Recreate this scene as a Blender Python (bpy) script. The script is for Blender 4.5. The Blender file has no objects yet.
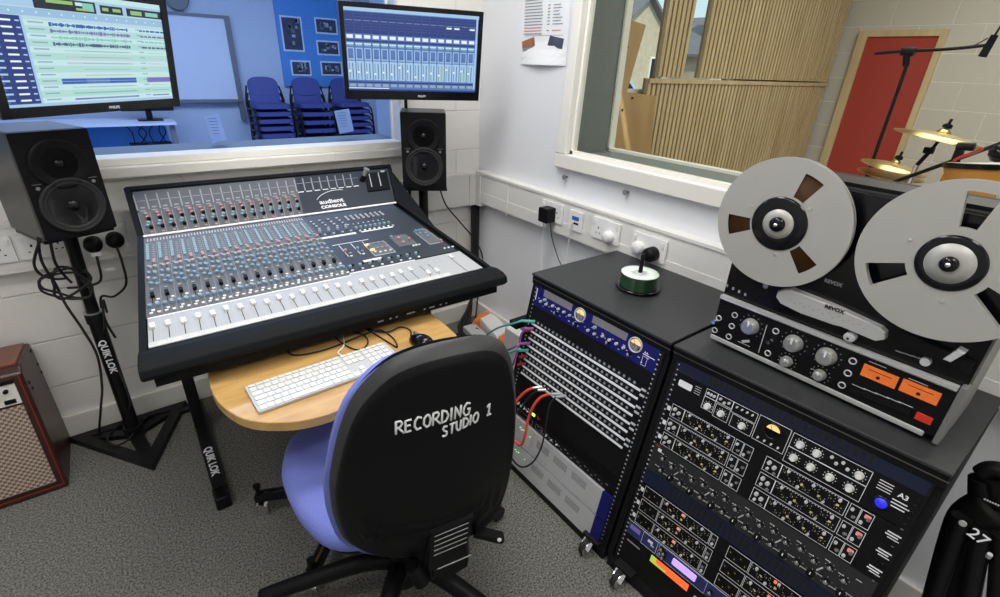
import bpy, bmesh, math, random
from mathutils import Vector, Matrix, Euler
random.seed(4)
PI = math.pi
D = bpy.data
col = bpy.context.scene.collection
W = {}
I4 = Matrix.Identity(4)

# ---------------------------------------------------------------- camera
FPX = 490.5
yaw, pitch, roll = math.radians(37.93), math.radians(25.53), math.radians(-2.39)
fw = Vector((math.sin(yaw)*math.cos(pitch), math.cos(yaw)*math.cos(pitch), -math.sin(pitch)))
rt0 = Vector((math.cos(yaw), -math.sin(yaw), 0)); dn0 = fw.cross(rt0)
rt = math.cos(roll)*rt0 + math.sin(roll)*dn0
dn = -math.sin(roll)*rt0 + math.cos(roll)*dn0
CAM = Vector((-1.705, -2.449, 1.55))
cd = D.cameras.new('camera'); cam = D.objects.new('camera', cd); col.objects.link(cam)
cd.sensor_width = 36; cd.lens = 36*FPX/1000; cd.clip_start = 0.05; cd.clip_end = 200
cam.matrix_world = Matrix(((rt.x, -dn.x, -fw.x, CAM.x), (rt.y, -dn.y, -fw.y, CAM.y), (rt.z, -dn.z, -fw.z, CAM.z), (0,0,0,1)))
bpy.context.scene.camera = cam

def ray(px, py): return rt*((px-500)/FPX) + dn*((py-298.5)/FPX) + fw
def onp(px, py, o, n):
    v = ray(px, py); return CAM + v*((Vector(o)-CAM).dot(Vector(n))/v.dot(Vector(n)))
def atX(px, py, x): return onp(px, py, (x,0,0), (1,0,0))
def atY(px, py, y): return onp(px, py, (0,y,0), (0,1,0))
def atZ(px, py, z): return onp(px, py, (0,0,z), (0,0,1))
def frame(o, u, v):
    u = Vector(u).normalized(); v = Vector(v); v = (v-u*u.dot(v)).normalized(); n = u.cross(v); o = Vector(o)
    return Matrix(((u.x,v.x,n.x,o.x),(u.y,v.y,n.y,o.y),(u.z,v.z,n.z,o.z),(0,0,0,1)))
def onF(px, py, F):
    n = F.to_3x3() @ Vector((0,0,1)); return F.inverted() @ onp(px, py, F.translation, n)
def T(x, y, z): return Matrix.Translation((x, y, z))
def RZ(d): return Matrix.Rotation(math.radians(d), 4, 'Z')
def RX(d): return Matrix.Rotation(math.radians(d), 4, 'X')
def RY(d): return Matrix.Rotation(math.radians(d), 4, 'Y')

# ---------------------------------------------------------------- materials
MT = {}
def mat(name, c, rough=.5, metal=0, emit=None, es=1, noise=0, nscale=40, bump=0, coat=0, spec=.5):
    if name in MT: return MT[name]
    m = D.materials.new(name); m.use_nodes = True; nt = m.node_tree; b = nt.nodes['Principled BSDF']
    b.inputs['Base Color'].default_value = (*c, 1); b.inputs['Roughness'].default_value = rough
    b.inputs['Metallic'].default_value = metal; b.inputs['Coat Weight'].default_value = coat
    b.inputs['Specular IOR Level'].default_value = spec
    if emit:
        b.inputs['Emission Color'].default_value = (*emit, 1); b.inputs['Emission Strength'].default_value = es
    if noise or bump:
        tc = nt.nodes.new('ShaderNodeTexCoord'); nz = nt.nodes.new('ShaderNodeTexNoise')
        nz.inputs['Scale'].default_value = nscale; nz.inputs['Detail'].default_value = 4
        nt.links.new(tc.outputs['Object'], nz.inputs['Vector'])
        if noise:
            mx = nt.nodes.new('ShaderNodeMix'); mx.data_type = 'RGBA'
            mx.inputs['A'].default_value = (*[max(0, x*(1-noise)) for x in c], 1)
            mx.inputs['B'].default_value = (*[min(1, x*(1+noise)) for x in c], 1)
            nt.links.new(nz.outputs['Fac'], mx.inputs['Factor']); nt.links.new(mx.outputs['Result'], b.inputs['Base Color'])
        if bump:
            bp = nt.nodes.new('ShaderNodeBump'); bp.inputs['Strength'].default_value = bump; bp.inputs['Distance'].default_value = .004
            nt.links.new(nz.outputs['Fac'], bp.inputs['Height']); nt.links.new(bp.outputs['Normal'], b.inputs['Normal'])
    MT[name] = m; return m

def block_mat(name, c, mortar, bw, bh, axis, off, bump=.5):
    m = D.materials.new(name); m.use_nodes = True; nt = m.node_tree; b = nt.nodes['Principled BSDF']; N = nt.nodes.new; L = nt.links.new
    g = N('ShaderNodeNewGeometry'); s = N('ShaderNodeSeparateXYZ'); cb = N('ShaderNodeCombineXYZ'); L(g.outputs['Position'], s.inputs[0])
    a = N('ShaderNodeMath'); a.operation = 'ADD'; a.inputs[1].default_value = off[0]; L(s.outputs[axis], a.inputs[0]); L(a.outputs[0], cb.inputs['X'])
    a2 = N('ShaderNodeMath'); a2.operation = 'ADD'; a2.inputs[1].default_value = off[1]; L(s.outputs['Z'], a2.inputs[0]); L(a2.outputs[0], cb.inputs['Y'])
    br = N('ShaderNodeTexBrick'); br.inputs['Scale'].default_value = 1; br.inputs['Brick Width'].default_value = bw; br.inputs['Row Height'].default_value = bh
    br.inputs['Mortar Size'].default_value = .005; br.inputs['Mortar Smooth'].default_value = .6
    br.inputs['Color1'].default_value = (*c, 1); br.inputs['Color2'].default_value = (*[x*.965 for x in c], 1); br.inputs['Mortar'].default_value = (*mortar, 1)
    L(cb.outputs[0], br.inputs['Vector']); L(br.outputs['Color'], b.inputs['Base Color']); b.inputs['Roughness'].default_value = .55
    inv = N('ShaderNodeMath'); inv.operation = 'SUBTRACT'; inv.inputs[0].default_value = 1; L(br.outputs['Fac'], inv.inputs[1])
    nz = N('ShaderNodeTexNoise'); nz.inputs['Scale'].default_value = 90; L(g.outputs['Position'], nz.inputs['Vector'])
    ad = N('ShaderNodeMath'); ad.operation = 'MULTIPLY_ADD'; ad.inputs[1].default_value = .12; L(nz.outputs['Fac'], ad.inputs[0]); L(inv.outputs[0], ad.inputs[2])
    bp = N('ShaderNodeBump'); bp.inputs['Strength'].default_value = bump; bp.inputs['Distance'].default_value = .006
    L(ad.outputs[0], bp.inputs['Height']); L(bp.outputs['Normal'], b.inputs['Normal'])
    MT[name] = m; return m

def wood_mat(name, c1, c2, scale=(1,8,8), rough=.4, coat=0):
    m = D.materials.new(name); m.use_nodes = True; nt = m.node_tree; b = nt.nodes['Principled BSDF']; N = nt.nodes.new; L = nt.links.new
    tc = N('ShaderNodeTexCoord'); mp = N('ShaderNodeMapping'); mp.inputs['Scale'].default_value = scale; L(tc.outputs['Object'], mp.inputs['Vector'])
    nz = N('ShaderNodeTexNoise'); nz.inputs['Scale'].default_value = 3; nz.inputs['Detail'].default_value = 6; nz.inputs['Distortion'].default_value = .6; L(mp.outputs[0], nz.inputs['Vector'])
    cr = N('ShaderNodeValToRGB'); cr.color_ramp.elements[0].position = .35; cr.color_ramp.elements[1].position = .65
    cr.color_ramp.elements[0].color = (*c1, 1); cr.color_ramp.elements[1].color = (*c2, 1)
    L(nz.outputs['Fac'], cr.inputs['Fac']); L(cr.outputs['Color'], b.inputs['Base Color']); b.inputs['Roughness'].default_value = rough; b.inputs['Coat Weight'].default_value = coat
    MT[name] = m; return m

def glass_mat(name, tint, gloss=.08):
    m = D.materials.new(name); m.use_nodes = True; nt = m.node_tree; nt.nodes.clear(); N = nt.nodes.new; L = nt.links.new
    o = N('ShaderNodeOutputMaterial'); t = N('ShaderNodeBsdfTransparent'); g = N('ShaderNodeBsdfGlossy'); mx = N('ShaderNodeMixShader'); lw = N('ShaderNodeLayerWeight')
    t.inputs['Color'].default_value = (*tint, 1); g.inputs['Roughness'].default_value = .02; g.inputs['Color'].default_value = (.9,.95,1,1)
    lw.inputs['Blend'].default_value = gloss*2
    L(lw.outputs['Fresnel'], mx.inputs['Fac']); L(t.outputs[0], mx.inputs[1]); L(g.outputs[0], mx.inputs[2]); L(mx.outputs[0], o.inputs[0])
    MT[name] = m; return m

M_ = lambda n: MT[n]
mat('black_plastic', (.006,.006,.007), .42, bump=.15, nscale=400, spec=.17)
mat('black_matte', (.007,.007,.007), .6, noise=.3, nscale=60, spec=.15)
mat('black_gloss', (.005,.005,.006), .15, spec=.35)
mat('black_metal', (.009,.009,.010), .38, metal=.1, spec=.25)
mat('black_rubber', (.012,.012,.012), .7, noise=.2)
mat('white_paint', (.80,.79,.76), .4, noise=.02, nscale=5)
mat('white_plastic', (.85,.85,.84), .3)
mat('white_ink', (.82,.83,.85), .5)
mat('grey_ink', (.33,.34,.36), .5)
mat('light_grey', (.55,.56,.57), .4)
mat('silver', (.62,.63,.64), .28, metal=.85, noise=.05, nscale=80)
mat('brushed', (.42,.42,.40), .38, metal=.55, noise=.05, nscale=50)
mat('chrome', (.8,.8,.82), .12, metal=1)
mat('console_grey', (.115,.120,.128), .45, noise=.08, nscale=300)
mat('console_navy', (.032,.039,.050), .42, noise=.08, nscale=300)
mat('console_silver', (.50,.51,.52), .35, metal=.25, noise=.03)
mat('armrest', (.010,.011,.012), .55, bump=.3, nscale=300, spec=.08)
mat('teal_cap', (.24,.36,.38), .4); mat('blue_cap', (.20,.32,.42), .4); mat('pink_cap', (.46,.27,.29), .4); mat('grey_cap', (.33,.36,.38), .4)
mat('orange_led', (1,.45,.12), .4, emit=(1,.5,.15), es=1.2)
mat('red_led', (1,.1,.05), .4, emit=(1,.15,.06), es=1.0)
mat('green_led', (.3,1,.1), .4, emit=(.45,1,.15), es=1.5)
mat('blue_led', (.01,.01,.3), .4, emit=(.02,.03,.9), es=.8)
mat('deep_blue', (.012,.012,.13), .4, spec=.2)
mat('navy_panel', (.014,.016,.040), .45, spec=.2)
mat('red_plastic', (.45,.02,.015), .35); mat('red_cable', (.75,.08,.04), .45); mat('teal_cable', (.08,.48,.40), .45); mat('purple_cable', (.35,.10,.35), .45)
mat('yellow_ink', (.75,.65,.25), .5); mat('orange_plastic', (.80,.22,.05), .4)
mat('yellow_vu', (.9,.6,.2), .4, emit=(1,.72,.3), es=.55)
mat('orange_vu', (.55,.15,.03), .4, emit=(.70,.10,.006), es=.40, noise=.4, nscale=60)
mat('purple_lcd', (.6,.4,.9), .4, emit=(.50,.33,.95), es=.75)
mat('orange_bar', (1,.2,.05), .4, emit=(.85,.10,.02), es=.7); mat('green_bar', (.4,.6,.1), .4, emit=(.4,.5,.05), es=.6)
mat('carpet_edge', (.05,.05,.05), .9)
mat('blue_fabric', (.17,.21,.60), .85, noise=.10, nscale=250, bump=.4)
mat('chair_blue', (.06,.07,.24), .6, noise=.1); mat('dark_gap', (.004,.004,.004), .8)
mat('brown_tape', (.050,.022,.006), .4, spec=.15); mat('reel_alu', (.44,.435,.40), .45, metal=.2, noise=.02, nscale=20)
mat('grey_mesh', (.20,.20,.21), .5); mat('disc_green', (.015,.06,.02), .25); mat('disc_white', (.78,.86,.80), .35)
mat('felt_grey', (.17,.19,.18), .8, noise=.15, nscale=80); mat('red_door', (.40,.045,.03), .45)
mat('gold_brass', (.62,.48,.20), .28, metal=.9); mat('drum_orange', (.55,.22,.03), .3, coat=.4)
mat('red_btn', (.65,.04,.02), .35); mat('ink_dark', (.22,.23,.27), .6); mat('ink_red', (.6,.2,.2), .6)
mat('paper', (.80,.82,.84), .6); mat('paper_blue', (.62,.68,.78), .6)
mat('amp_white', (.72,.70,.64), .5, noise=.05)
mat('walnut', (.20,.065,.035), .38, noise=.35, nscale=14)
mat('walnut_dark', (.045,.014,.010), .35, noise=.3, nscale=14)
mat('skyline_roof', (.16,.16,.18), .7, noise=.2, nscale=3); mat('house_brick', (.50,.42,.32), .8, noise=.25, nscale=4); mat('car_paint', (.40,.50,.62), .25, coat=.6); mat('asphalt', (.3,.3,.3), .9, noise=.1)
mat('whiteboard', (.80,.82,.90), .3); mat('pin_blue', (.10,.33,.72), .7, noise=.05); mat('knob_silver', (.66,.66,.65), .3, metal=.3); mat('shell_rim_lit', (.030,.031,.033), .5, spec=.4); mat('key_white', (.70,.70,.68), .4); mat('cover_silver', (.50,.50,.49), .35, metal=.2); mat('speaker_side', (.060,.060,.058), .4, noise=.2, nscale=30)
mat('photo_dark', (.05,.06,.10), .4, noise=.8, nscale=14); mat('room_blue', (.60,.66,.76), .7)
mat('photo_brown', (.30,.12,.05), .5, noise=.9, nscale=60); mat('label_purple', (.25,.18,.6), .4)
block_mat('blocks_back', (.82,.80,.76), (.70,.68,.64), .45, .21, 'X', (.16, -.048+.21))
block_mat('blocks_far', (.60,.57,.52), (.80,.78,.72), .46, .225, 'Y', (0, .02), .6)
wood_mat('table_wood', (.47,.27,.085), (.60,.37,.13), (2,9,9), .35, .3)
wood_mat('slat_wood', (.46,.35,.19), (.60,.49,.29), (6,6,.6), .5)
wood_mat('ply_wood', (.36,.23,.10), (.44,.30,.14), (2,2,.8), .5)
wood_mat('door_frame_wood', (.55,.43,.24), (.64,.52,.31), (6,6,1), .5)
glass_mat('blue_glass', (.71,.80,.96), .05); glass_mat('clear_glass', (.95,.97,.95), .05)

# ---------------------------------------------------------------- mesh building
class MB:
    def __init__(s, F=None): s.v = []; s.f = []; s.m = []; s.sm = []; s.F = F or I4; s.mats = []; s.cur = 0; s.smooth = False
    def use(s, name):
        m = MT[name]
        if m not in s.mats: s.mats.append(m)
        s.cur = s.mats.index(m); return s
    def add(s, vs, fs, M=None, smooth=None):
        A = s.F @ M if M is not None else s.F; b = len(s.v)
        s.v += [tuple(A @ Vector(p)) for p in vs]
        for f in fs: s.f.append([i+b for i in f]); s.m.append(s.cur); s.sm.append(s.smooth if smooth is None else smooth)
        return s
    def box(s, a, b, M=None):
        x0,y0,z0 = [min(p,q) for p,q in zip(a,b)]; x1,y1,z1 = [max(p,q) for p,q in zip(a,b)]
        return s.add([(x0,y0,z0),(x1,y0,z0),(x1,y1,z0),(x0,y1,z0),(x0,y0,z1),(x1,y0,z1),(x1,y1,z1),(x0,y1,z1)],
              [(0,3,2,1),(4,5,6,7),(0,1,5,4),(1,2,6,5),(2,3,7,6),(3,0,4,7)], M, False)
    def rbox(s, a, b, r, M=None, seg=4):   # box with rounded corners in local xy, small top chamfer
        x0,y0,z0 = [min(p,q) for p,q in zip(a,b)]; x1,y1,z1 = [max(p,q) for p,q in zip(a,b)]
        pts = []
        for cx,cy,a0 in ((x1-r,y1-r,0),(x0+r,y1-r,90),(x0+r,y0+r,180),(x1-r,y0+r,270)):
            for k in range(seg+1):
                t = math.radians(a0+90*k/seg); pts.append((cx+r*math.cos(t), cy+r*math.sin(t)))
        return s.prism(pts, z0, z1, M)
    def prism(s, pts, z0, z1, M=None, ch=0):
        n = len(pts); a = sum(pts[i][0]*pts[(i+1)%n][1]-pts[(i+1)%n][0]*pts[i][1] for i in range(n))
        if a < 0: pts = pts[::-1]
        cx = sum(p[0] for p in pts)/n; cy = sum(p[1] for p in pts)/n
        if ch:
            def ins(p):
                d = math.hypot(p[0]-cx, p[1]-cy) or 1; k = (d-ch)/d; return (cx+(p[0]-cx)*k, cy+(p[1]-cy)*k)
            q = [ins(p) for p in pts]; hh = ch*(1 if z1 > z0 else -1)
            vs = [(x,y,z0) for x,y in pts]+[(x,y,z1-hh) for x,y in pts]+[(x,y,z1) for x,y in q]
            fs = [tuple(range(n))[::-1], tuple(range(2*n,3*n))]
            for L_ in (0,1):
                for i in range(n): j=(i+1)%n; fs.append((L_*n+i,L_*n+j,L_*n+n+j,L_*n+n+i))
            return s.add(vs, fs, M, False)
        vs = [(x,y,z0) for x,y in pts]+[(x,y,z1) for x,y in pts]
        fs = [tuple(range(n))[::-1], tuple(range(n,2*n))]+[(i,(i+1)%n,n+(i+1)%n,n+i) for i in range(n)]
        return s.add(vs, fs, M, False)
    def lathe(s, prof, n=24, M=None, smooth=True):   # prof [(r,z)], axis local z
        vs = []; fs = []
        for r,z in prof:
            for k in range(n): t = 2*PI*k/n; vs.append((r*math.cos(t), r*math.sin(t), z))
        for i in range(len(prof)-1):
            for k in range(n):
                j = (k+1)%n; fs.append((i*n+k, i*n+j, (i+1)*n+j, (i+1)*n+k))
        s.add(vs, fs, M, smooth)
        if prof[0][0] > 1e-6: s.add(vs[:n], [tuple(range(n))[::-1]], M, False)
        if prof[-1][0] > 1e-6: s.add(vs[-n:], [tuple(range(n))], M, False)
        return s
    def cyl(s, p0, p1, r0, r1=None, n=14):
        p0 = Vector(p0); p1 = Vector(p1); r1 = r0 if r1 is None else r1; d = p1-p0
        q = d.to_track_quat('Z','Y').to_matrix().to_4x4(); M = Matrix.Translation(p0) @ q
        return s.lathe([(r0,0),(r1,d.length)], n, M)
    def tube(s, pts, r, n=8, sub=6, closed=False):
        P = [Vector(p) for p in pts]; pts2 = []
        if sub > 1 and len(P) > 2:
            for i in range(len(P)-1):
                a,b,c,d = P[max(i-1,0)],P[i],P[i+1],P[min(i+2,len(P)-1)]
                for k in range(sub):
                    t = k/sub; pts2.append(.5*((2*b)+(c-a)*t+(2*a-5*b+4*c-d)*t*t+(3*b-a-3*c+d)*t**3))
            pts2.append(P[-1])
        else: pts2 = P
        R = r if callable(r) else (lambda t: r)
        vs = []; fs = []; up = None; m = len(pts2)
        for i,p in enumerate(pts2):
            d = (pts2[min(i+1,m-1)]-pts2[max(i-1,0)]); d = d.normalized() if d.length > 1e-9 else Vector((0,0,1))
            if up is None: up = Vector((0,0,1)) if abs(d.z) < .9 else Vector((1,0,0))
            sd = d.cross(up)
            if sd.length < 1e-4: sd = d.cross(Vector((1,.3,0)))
            sd.normalize(); up = sd.cross(d).normalized(); rr = R(i/(m-1))
            for k in range(n): t = 2*PI*k/n; vs.append(p+sd*rr*math.cos(t)+up*rr*math.sin(t))
        for i in range(m-1):
            for k in range(n): j=(k+1)%n; fs.append((i*n+k,(i+1)*n+k,(i+1)*n+j,i*n+j))
        fs += [tuple(range(n)), tuple(range((m-1)*n,m*n))[::-1]]
        return s.add(vs, fs, None, True)
    def bar(s, p0, p1, w, h, up=(0,0,1), w1=None, h1=None):
        p0 = Vector(p0); p1 = Vector(p1); d = (p1-p0).normalized(); u = Vector(up); sd = d.cross(u).normalized(); u = sd.cross(d)
        w1 = w if w1 is None else w1; h1 = h if h1 is None else h1; vs = []
        for p,ww,hh in ((p0,w,h),(p1,w1,h1)):
            for a,b in ((-1,-1),(1,-1),(1,1),(-1,1)): vs.append(p+sd*a*ww/2+u*b*hh/2)
        return s.add(vs, [(0,3,2,1),(4,5,6,7),(0,1,5,4),(1,2,6,5),(2,3,7,6),(3,0,4,7)], None, False)
    def quad(s, a, b, c, d, M=None): return s.add([a,b,c,d], [(0,1,2,3)], M, False)
    def mesh(s, name, default=None):
        me = D.meshes.new(name); me.from_pydata([tuple(v) for v in s.v], [], s.f)
        for m in s.mats: me.materials.append(m)
        me.polygons.foreach_set('material_index', s.m); me.polygons.foreach_set('use_smooth', s.sm)
        bm = bmesh.new(); bm.from_mesh(me); bmesh.ops.recalc_face_normals(bm, faces=bm.faces); bm.to_mesh(me); bm.free()
        me.update(); return me

def obj(name, me, parent=None, M=None, kind=None, label=None, bevel=0):
    if isinstance(me, MB): me = me.mesh(name)
    o = D.objects.new(name, me); col.objects.link(o); M = M or I4; W[o] = M
    if parent: o.parent = parent; o.matrix_basis = W[parent].inverted() @ M
    else: o.matrix_basis = M
    if kind: o['kind'] = kind
    if label: o['label'] = label
    if bevel:
        b = o.modifiers.new('bevel', 'BEVEL'); b.width = bevel; b.segments = 2; b.limit_method = 'ANGLE'
    return o
def thing(name, label, cat, M=None, group=None):
    o = D.objects.new(name, None); col.objects.link(o); o.empty_display_size = .05
    M = M if M is not None else I4
    if not isinstance(M, Matrix): M = T(*M)
    W[o] = M; o.matrix_basis = M; o['label'] = label; o['category'] = cat
    if group: o['group'] = group
    return o
def solo(name, me, label, cat, M=None, group=None, bevel=0, kind=None):
    o = obj(name, me, None, M, kind, label, bevel); o['category'] = cat
    if group: o['group'] = group
    return o
def struct(name, mb, bevel=0): return obj(name, mb, None, None, 'structure', None, bevel)

def join(items, name):
    vs = []; fs = []; mi = []; sm = []; mats = []
    for me, M in items:
        b = len(vs); vs += [tuple(M @ v.co) for v in me.vertices]
        idx = []
        for m in me.materials:
            if m not in mats: mats.append(m)
            idx.append(mats.index(m))
        for p in me.polygons: fs.append([i+b for i in p.vertices]); mi.append(idx[p.material_index]); sm.append(p.use_smooth)
    me = D.meshes.new(name); me.from_pydata(vs, [], fs)
    for m in mats: me.materials.append(m)
    me.polygons.foreach_set('material_index', mi); me.polygons.foreach_set('use_smooth', sm); me.update(); return me
class Many:    # repeated parts of one thing; the hundred nearest are parts, the rest one part
    def __init__(s, name, parent): s.n = name; s.p = parent; s.L = []
    def add(s, me, M, label=None): s.L.append((me, M, label))
    def done(s):
        s.L.sort(key=lambda a: (a[1].translation-CAM).length)
        for me, M, lb in s.L[:100]: obj(s.n, me, s.p, M, label=lb)
        rest = s.L[100:]
        if rest:
            B = W[s.p]; inv = B.inverted()
            obj(s.n, join([(me, inv @ M) for me, M, lb in rest], s.n), s.p, B, kind='stuff')

def text_mesh(txt, size, mname, shear=0, extrude=.0003, spacing=1, bold=0):
    c = D.curves.new('t', 'FONT'); c.body = txt; c.size = size; c.extrude = extrude; c.shear = shear; c.space_character = spacing; c.offset = bold
    c.align_x = 'CENTER'; c.align_y = 'CENTER'; c.resolution_u = 3
    o = D.objects.new('t', c); col.objects.link(o); dg = bpy.context.evaluated_depsgraph_get(); dg.update()
    me = D.meshes.new_from_object(o.evaluated_get(dg)); D.objects.remove(o); D.curves.remove(c)
    me.materials.clear(); me.materials.append(MT[mname]); me.name = 'lettering'; return me
def lettering(txt, size, mname, parent, M, **k): return obj('lettering', text_mesh(txt, size, mname, **k), parent, M)

def knob_mesh(r, h, body, cap=None, ptr='white_ink', n=14, skirt=0):
    m = MB(); m.use(body)
    prof = [(r,0),(r,h*.85),(r*.9,h)]
    if skirt: prof = [(r*skirt,0),(r*skirt,h*.15),(r,h*.25),(r*.92,h*.9),(r*.85,h)]
    m.lathe(prof, n)
    if cap: m.use(cap); m.lathe([(r*.72,h),(r*.68,h+.0006)], n)
    if ptr: m.use(ptr); m.box((-r*.1, r*.15, h), (r*.1, r*.9, h+.001))
    return m.mesh('knob')
def bolt_mesh(r, mname='chrome'):
    m = MB(); m.use(mname); m.lathe([(r,0),(r,r*.4),(r*.6,r*.7)], 8); return m.mesh('screw')
def cable(name, label, pts, r, mname, group=None, n=8, cat='cable', sub=6):
    m = MB(); m.use(mname); m.tube(pts, r, n, sub); return solo(name, m, label, cat, group=group)
# ---------------------------------------------------------------- setting
def carpet_mat():
    m = D.materials.new('carpet'); m.use_nodes = True; nt = m.node_tree; b = nt.nodes['Principled BSDF']; N = nt.nodes.new; L = nt.links.new
    g = N('ShaderNodeNewGeometry'); n1 = N('ShaderNodeTexNoise'); n1.inputs['Scale'].default_value = 150; n1.inputs['Detail'].default_value = 3; n1.inputs['Roughness'].default_value = .8
    n2 = N('ShaderNodeTexNoise'); n2.inputs['Scale'].default_value = 3
    L(g.outputs['Position'], n1.inputs['Vector']); L(g.outputs['Position'], n2.inputs['Vector'])
    cr = N('ShaderNodeValToRGB'); e = cr.color_ramp.elements; e[0].position = .36; e[0].color = (.022,.023,.021,1); e[1].position = .64; e[1].color = (.29,.288,.262,1)
    L(n1.outputs['Fac'], cr.inputs['Fac']); mx = N('ShaderNodeMix'); mx.data_type = 'RGBA'; mx.blend_type = 'MULTIPLY'; mx.inputs['Factor'].default_value = .35
    L(cr.outputs['Color'], mx.inputs['A']); L(n2.outputs['Color'], mx.inputs['B']); L(cr.outputs['Color'], b.inputs['Base Color']); b.inputs['Roughness'].default_value = .95
    bp = N('ShaderNodeBump'); bp.inputs['Strength'].default_value = .8; bp.inputs['Distance'].default_value = .004; L(n1.outputs['Fac'], bp.inputs['Height']); L(bp.outputs['Normal'], b.inputs['Normal'])
    MT['carpet'] = m
carpet_mat()
mat('live_floor', (.30,.24,.18), .6, noise=.1); mat('room_floor', (.10,.16,.30), .8)
mat('sill_white', (.80,.78,.72), .4); mat('trunk_white', (.78,.77,.74), .35); mat('wall_cool', (.79,.80,.83), .28, bump=.1, nscale=12)
struct('floor', MB().use('carpet').box((-3.8,-3.8,-.08), (0.35,0,0)))
# back wall with the control window opening
w = MB().use('blocks_back')
w.box((-3.8,0,0), (.35,.30,1.135)); w.box((-.487,0,1.135), (.35,.30,2.7)); w.box((-3.8,0,2.45), (-.487,.30,2.7)); w.box((-3.8,0,1.135), (-3.3,.30,2.45))
struct('wall_back', w)
w = MB().use('wall_cool')
w.prism([(0,0),(.35,0),(.35,-.672),(0,-.742)], 0, 2.7)
w.box((0,-3.8,0), (.35,-.742,1.165)); w.box((0,-3.8,2.45), (.35,-.742,2.7)); w.box((0,-3.8,1.165), (.35,-3.3,2.45))
struct('wall_right', w)
w = MB().use('sill_white'); w.box((-3.3,-.012,1.135), (-.487,.10,1.165)); w.box((-3.3,-.045,1.095), (-.465,0,1.135))
struct('trim_1', w, .004)
mat('ledge_shaded', (.15,.19,.20), .6)  # window ledge coloured dark for the shade it lies in
struct('trim_2', MB().use('ledge_shaded').box((-3.3,.10,1.135), (-.487,.30,1.165)).use('room_blue').box((-.492,.012,1.166), (-.4865,.30,2.45)))
# blue control window
o = struct('window_1', MB().use('sill_white').box((-.503,.09,1.166), (-.4925,.115,2.45)).box((-3.3,.09,1.165), (-3.28,.115,2.45)))
obj('window_pane', MB().use('blue_glass').box((-3.28,.10,1.165), (-.499,.104,2.45)), o)
# trunking
w = MB().use('trunk_white'); w.box((-3.8,-.05,.785), (-.05,0,.962)); w.box((-3.8,-.055,.955), (-.05,0,.97)); w.box((-3.8,-.052,.80), (-.055,-.05,.868)); w.box((-.10,-.058,.782), (-.02,-.0,.968))
for x in (-1.2,-.62): w.box((x,-.0525,.786),(x+.012,-.05,.955))
struct('trim_3', w, .002)
w = MB().use('trunk_white'); w.box((-.05,-3.8,.80), (0,-.05,.975)); w.box((-.055,-3.8,.968), (0,-.05,.983)); w.box((-.0525,-3.8,.805), (-.05,-.06,.868))
w.box((-.058,-.10,.782), (0,-.02,.968)); w.box((-.054,-.36,.79),(-.05,-.345,.962))
struct('trim_4', w, .002)
struct('baseboard_back', MB().use('sill_white').box((-3.8,-.018,0), (0,0,.112)), .003)
struct('baseboard_right', MB().use('sill_white').box((-.018,-3.8,0), (0,-.018,.112)), .003)
# right window: near frame, reveal, far frame, two panes
o = struct('window_2', MB().use('sill_white').box((-.035,-3.4,1.115), (0,-.684,1.18)).add([(-.035,-.686,1.181),(-.035,-.752,1.181),(-.035,-.800,2.5),(-.035,-.785,2.5),(0,-.686,1.181),(0,-.752,1.181),(0,-.800,2.5),(0,-.785,2.5)],[(0,1,2,3),(7,6,5,4),(0,4,5,1),(1,5,6,2),(2,6,7,3),(3,7,4,0)]), .004)
obj('window_frame', MB().use('sill_white').add([(0,-.765,1.18),(.03,-.765,1.18),(.03,-.74,1.18),(0,-.74,1.18),(0,-.812,2.45),(.03,-.812,2.45),(.03,-.78,2.45),(0,-.78,2.45)],[(3,2,1,0),(4,5,6,7),(0,1,5,4),(1,2,6,5),(2,3,7,6),(3,0,4,7)]).box((0,-3.3,1.165), (.03,-.735,1.196)), o)
rv = MB().use('felt_grey'); rv.prism([(.03,-.742),(.33,-.688),(.33,-.680),(.03,-.734)], 1.165, 2.45); rv.box((.03,-3.3,1.165), (.33,-.735,1.168)); obj('window_reveal', rv, o)
obj('window_frame', MB().use('sill_white').box((.33,-.700,1.165), (.37,-.676,2.45)).box((.33,-3.3,1.165), (.37,-.69,1.180)), o)
obj('window_pane', MB().use('clear_glass').box((.012,-3.3,1.19), (.016,-.745,2.45)), o)
for p in ((567,177),(628,192)):
    q = atX(*p, 0); m = MB().use('grey_mesh'); m.cyl((0,q.y,q.z), (-.018,q.y,q.z), .006); m.cyl((-.018,q.y,q.z), (-.022,q.y,q.z), .012)
    solo('wall_bolt', m, 'small dark bolt on the white wall under the right window, ' + ('nearer the corner' if p[0] < 600 else 'further from the corner'), 'bolt', group='bolts below the right window')

mat('ceiling_white', (.72,.71,.69), .8)
struct('ceiling', MB().use('ceiling_white').box((-3.8,-3.8,2.7), (.35,.3,2.8)))
struct('wall_left', MB().use('white_paint').box((-3.9,-3.8,0), (-3.8,.3,2.7)))
struct('wall_front', MB().use('white_paint').box((-3.8,-3.9,0), (.35,-3.8,2.7)))
struct('ceiling_1', MB().use('ceiling_white').prism([(-6,.30),(.52,.30),(2.1,5.35),(-6,5.35)],2.9,3.0))
struct('ceiling_2', MB().use('ceiling_white').box((.35,-5,2.9), (4.45,.05,3.0)))
struct('wall_6', MB().use('blocks_far').box((.35,-5.1,0), (4.45,-5,2.9)))
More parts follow.
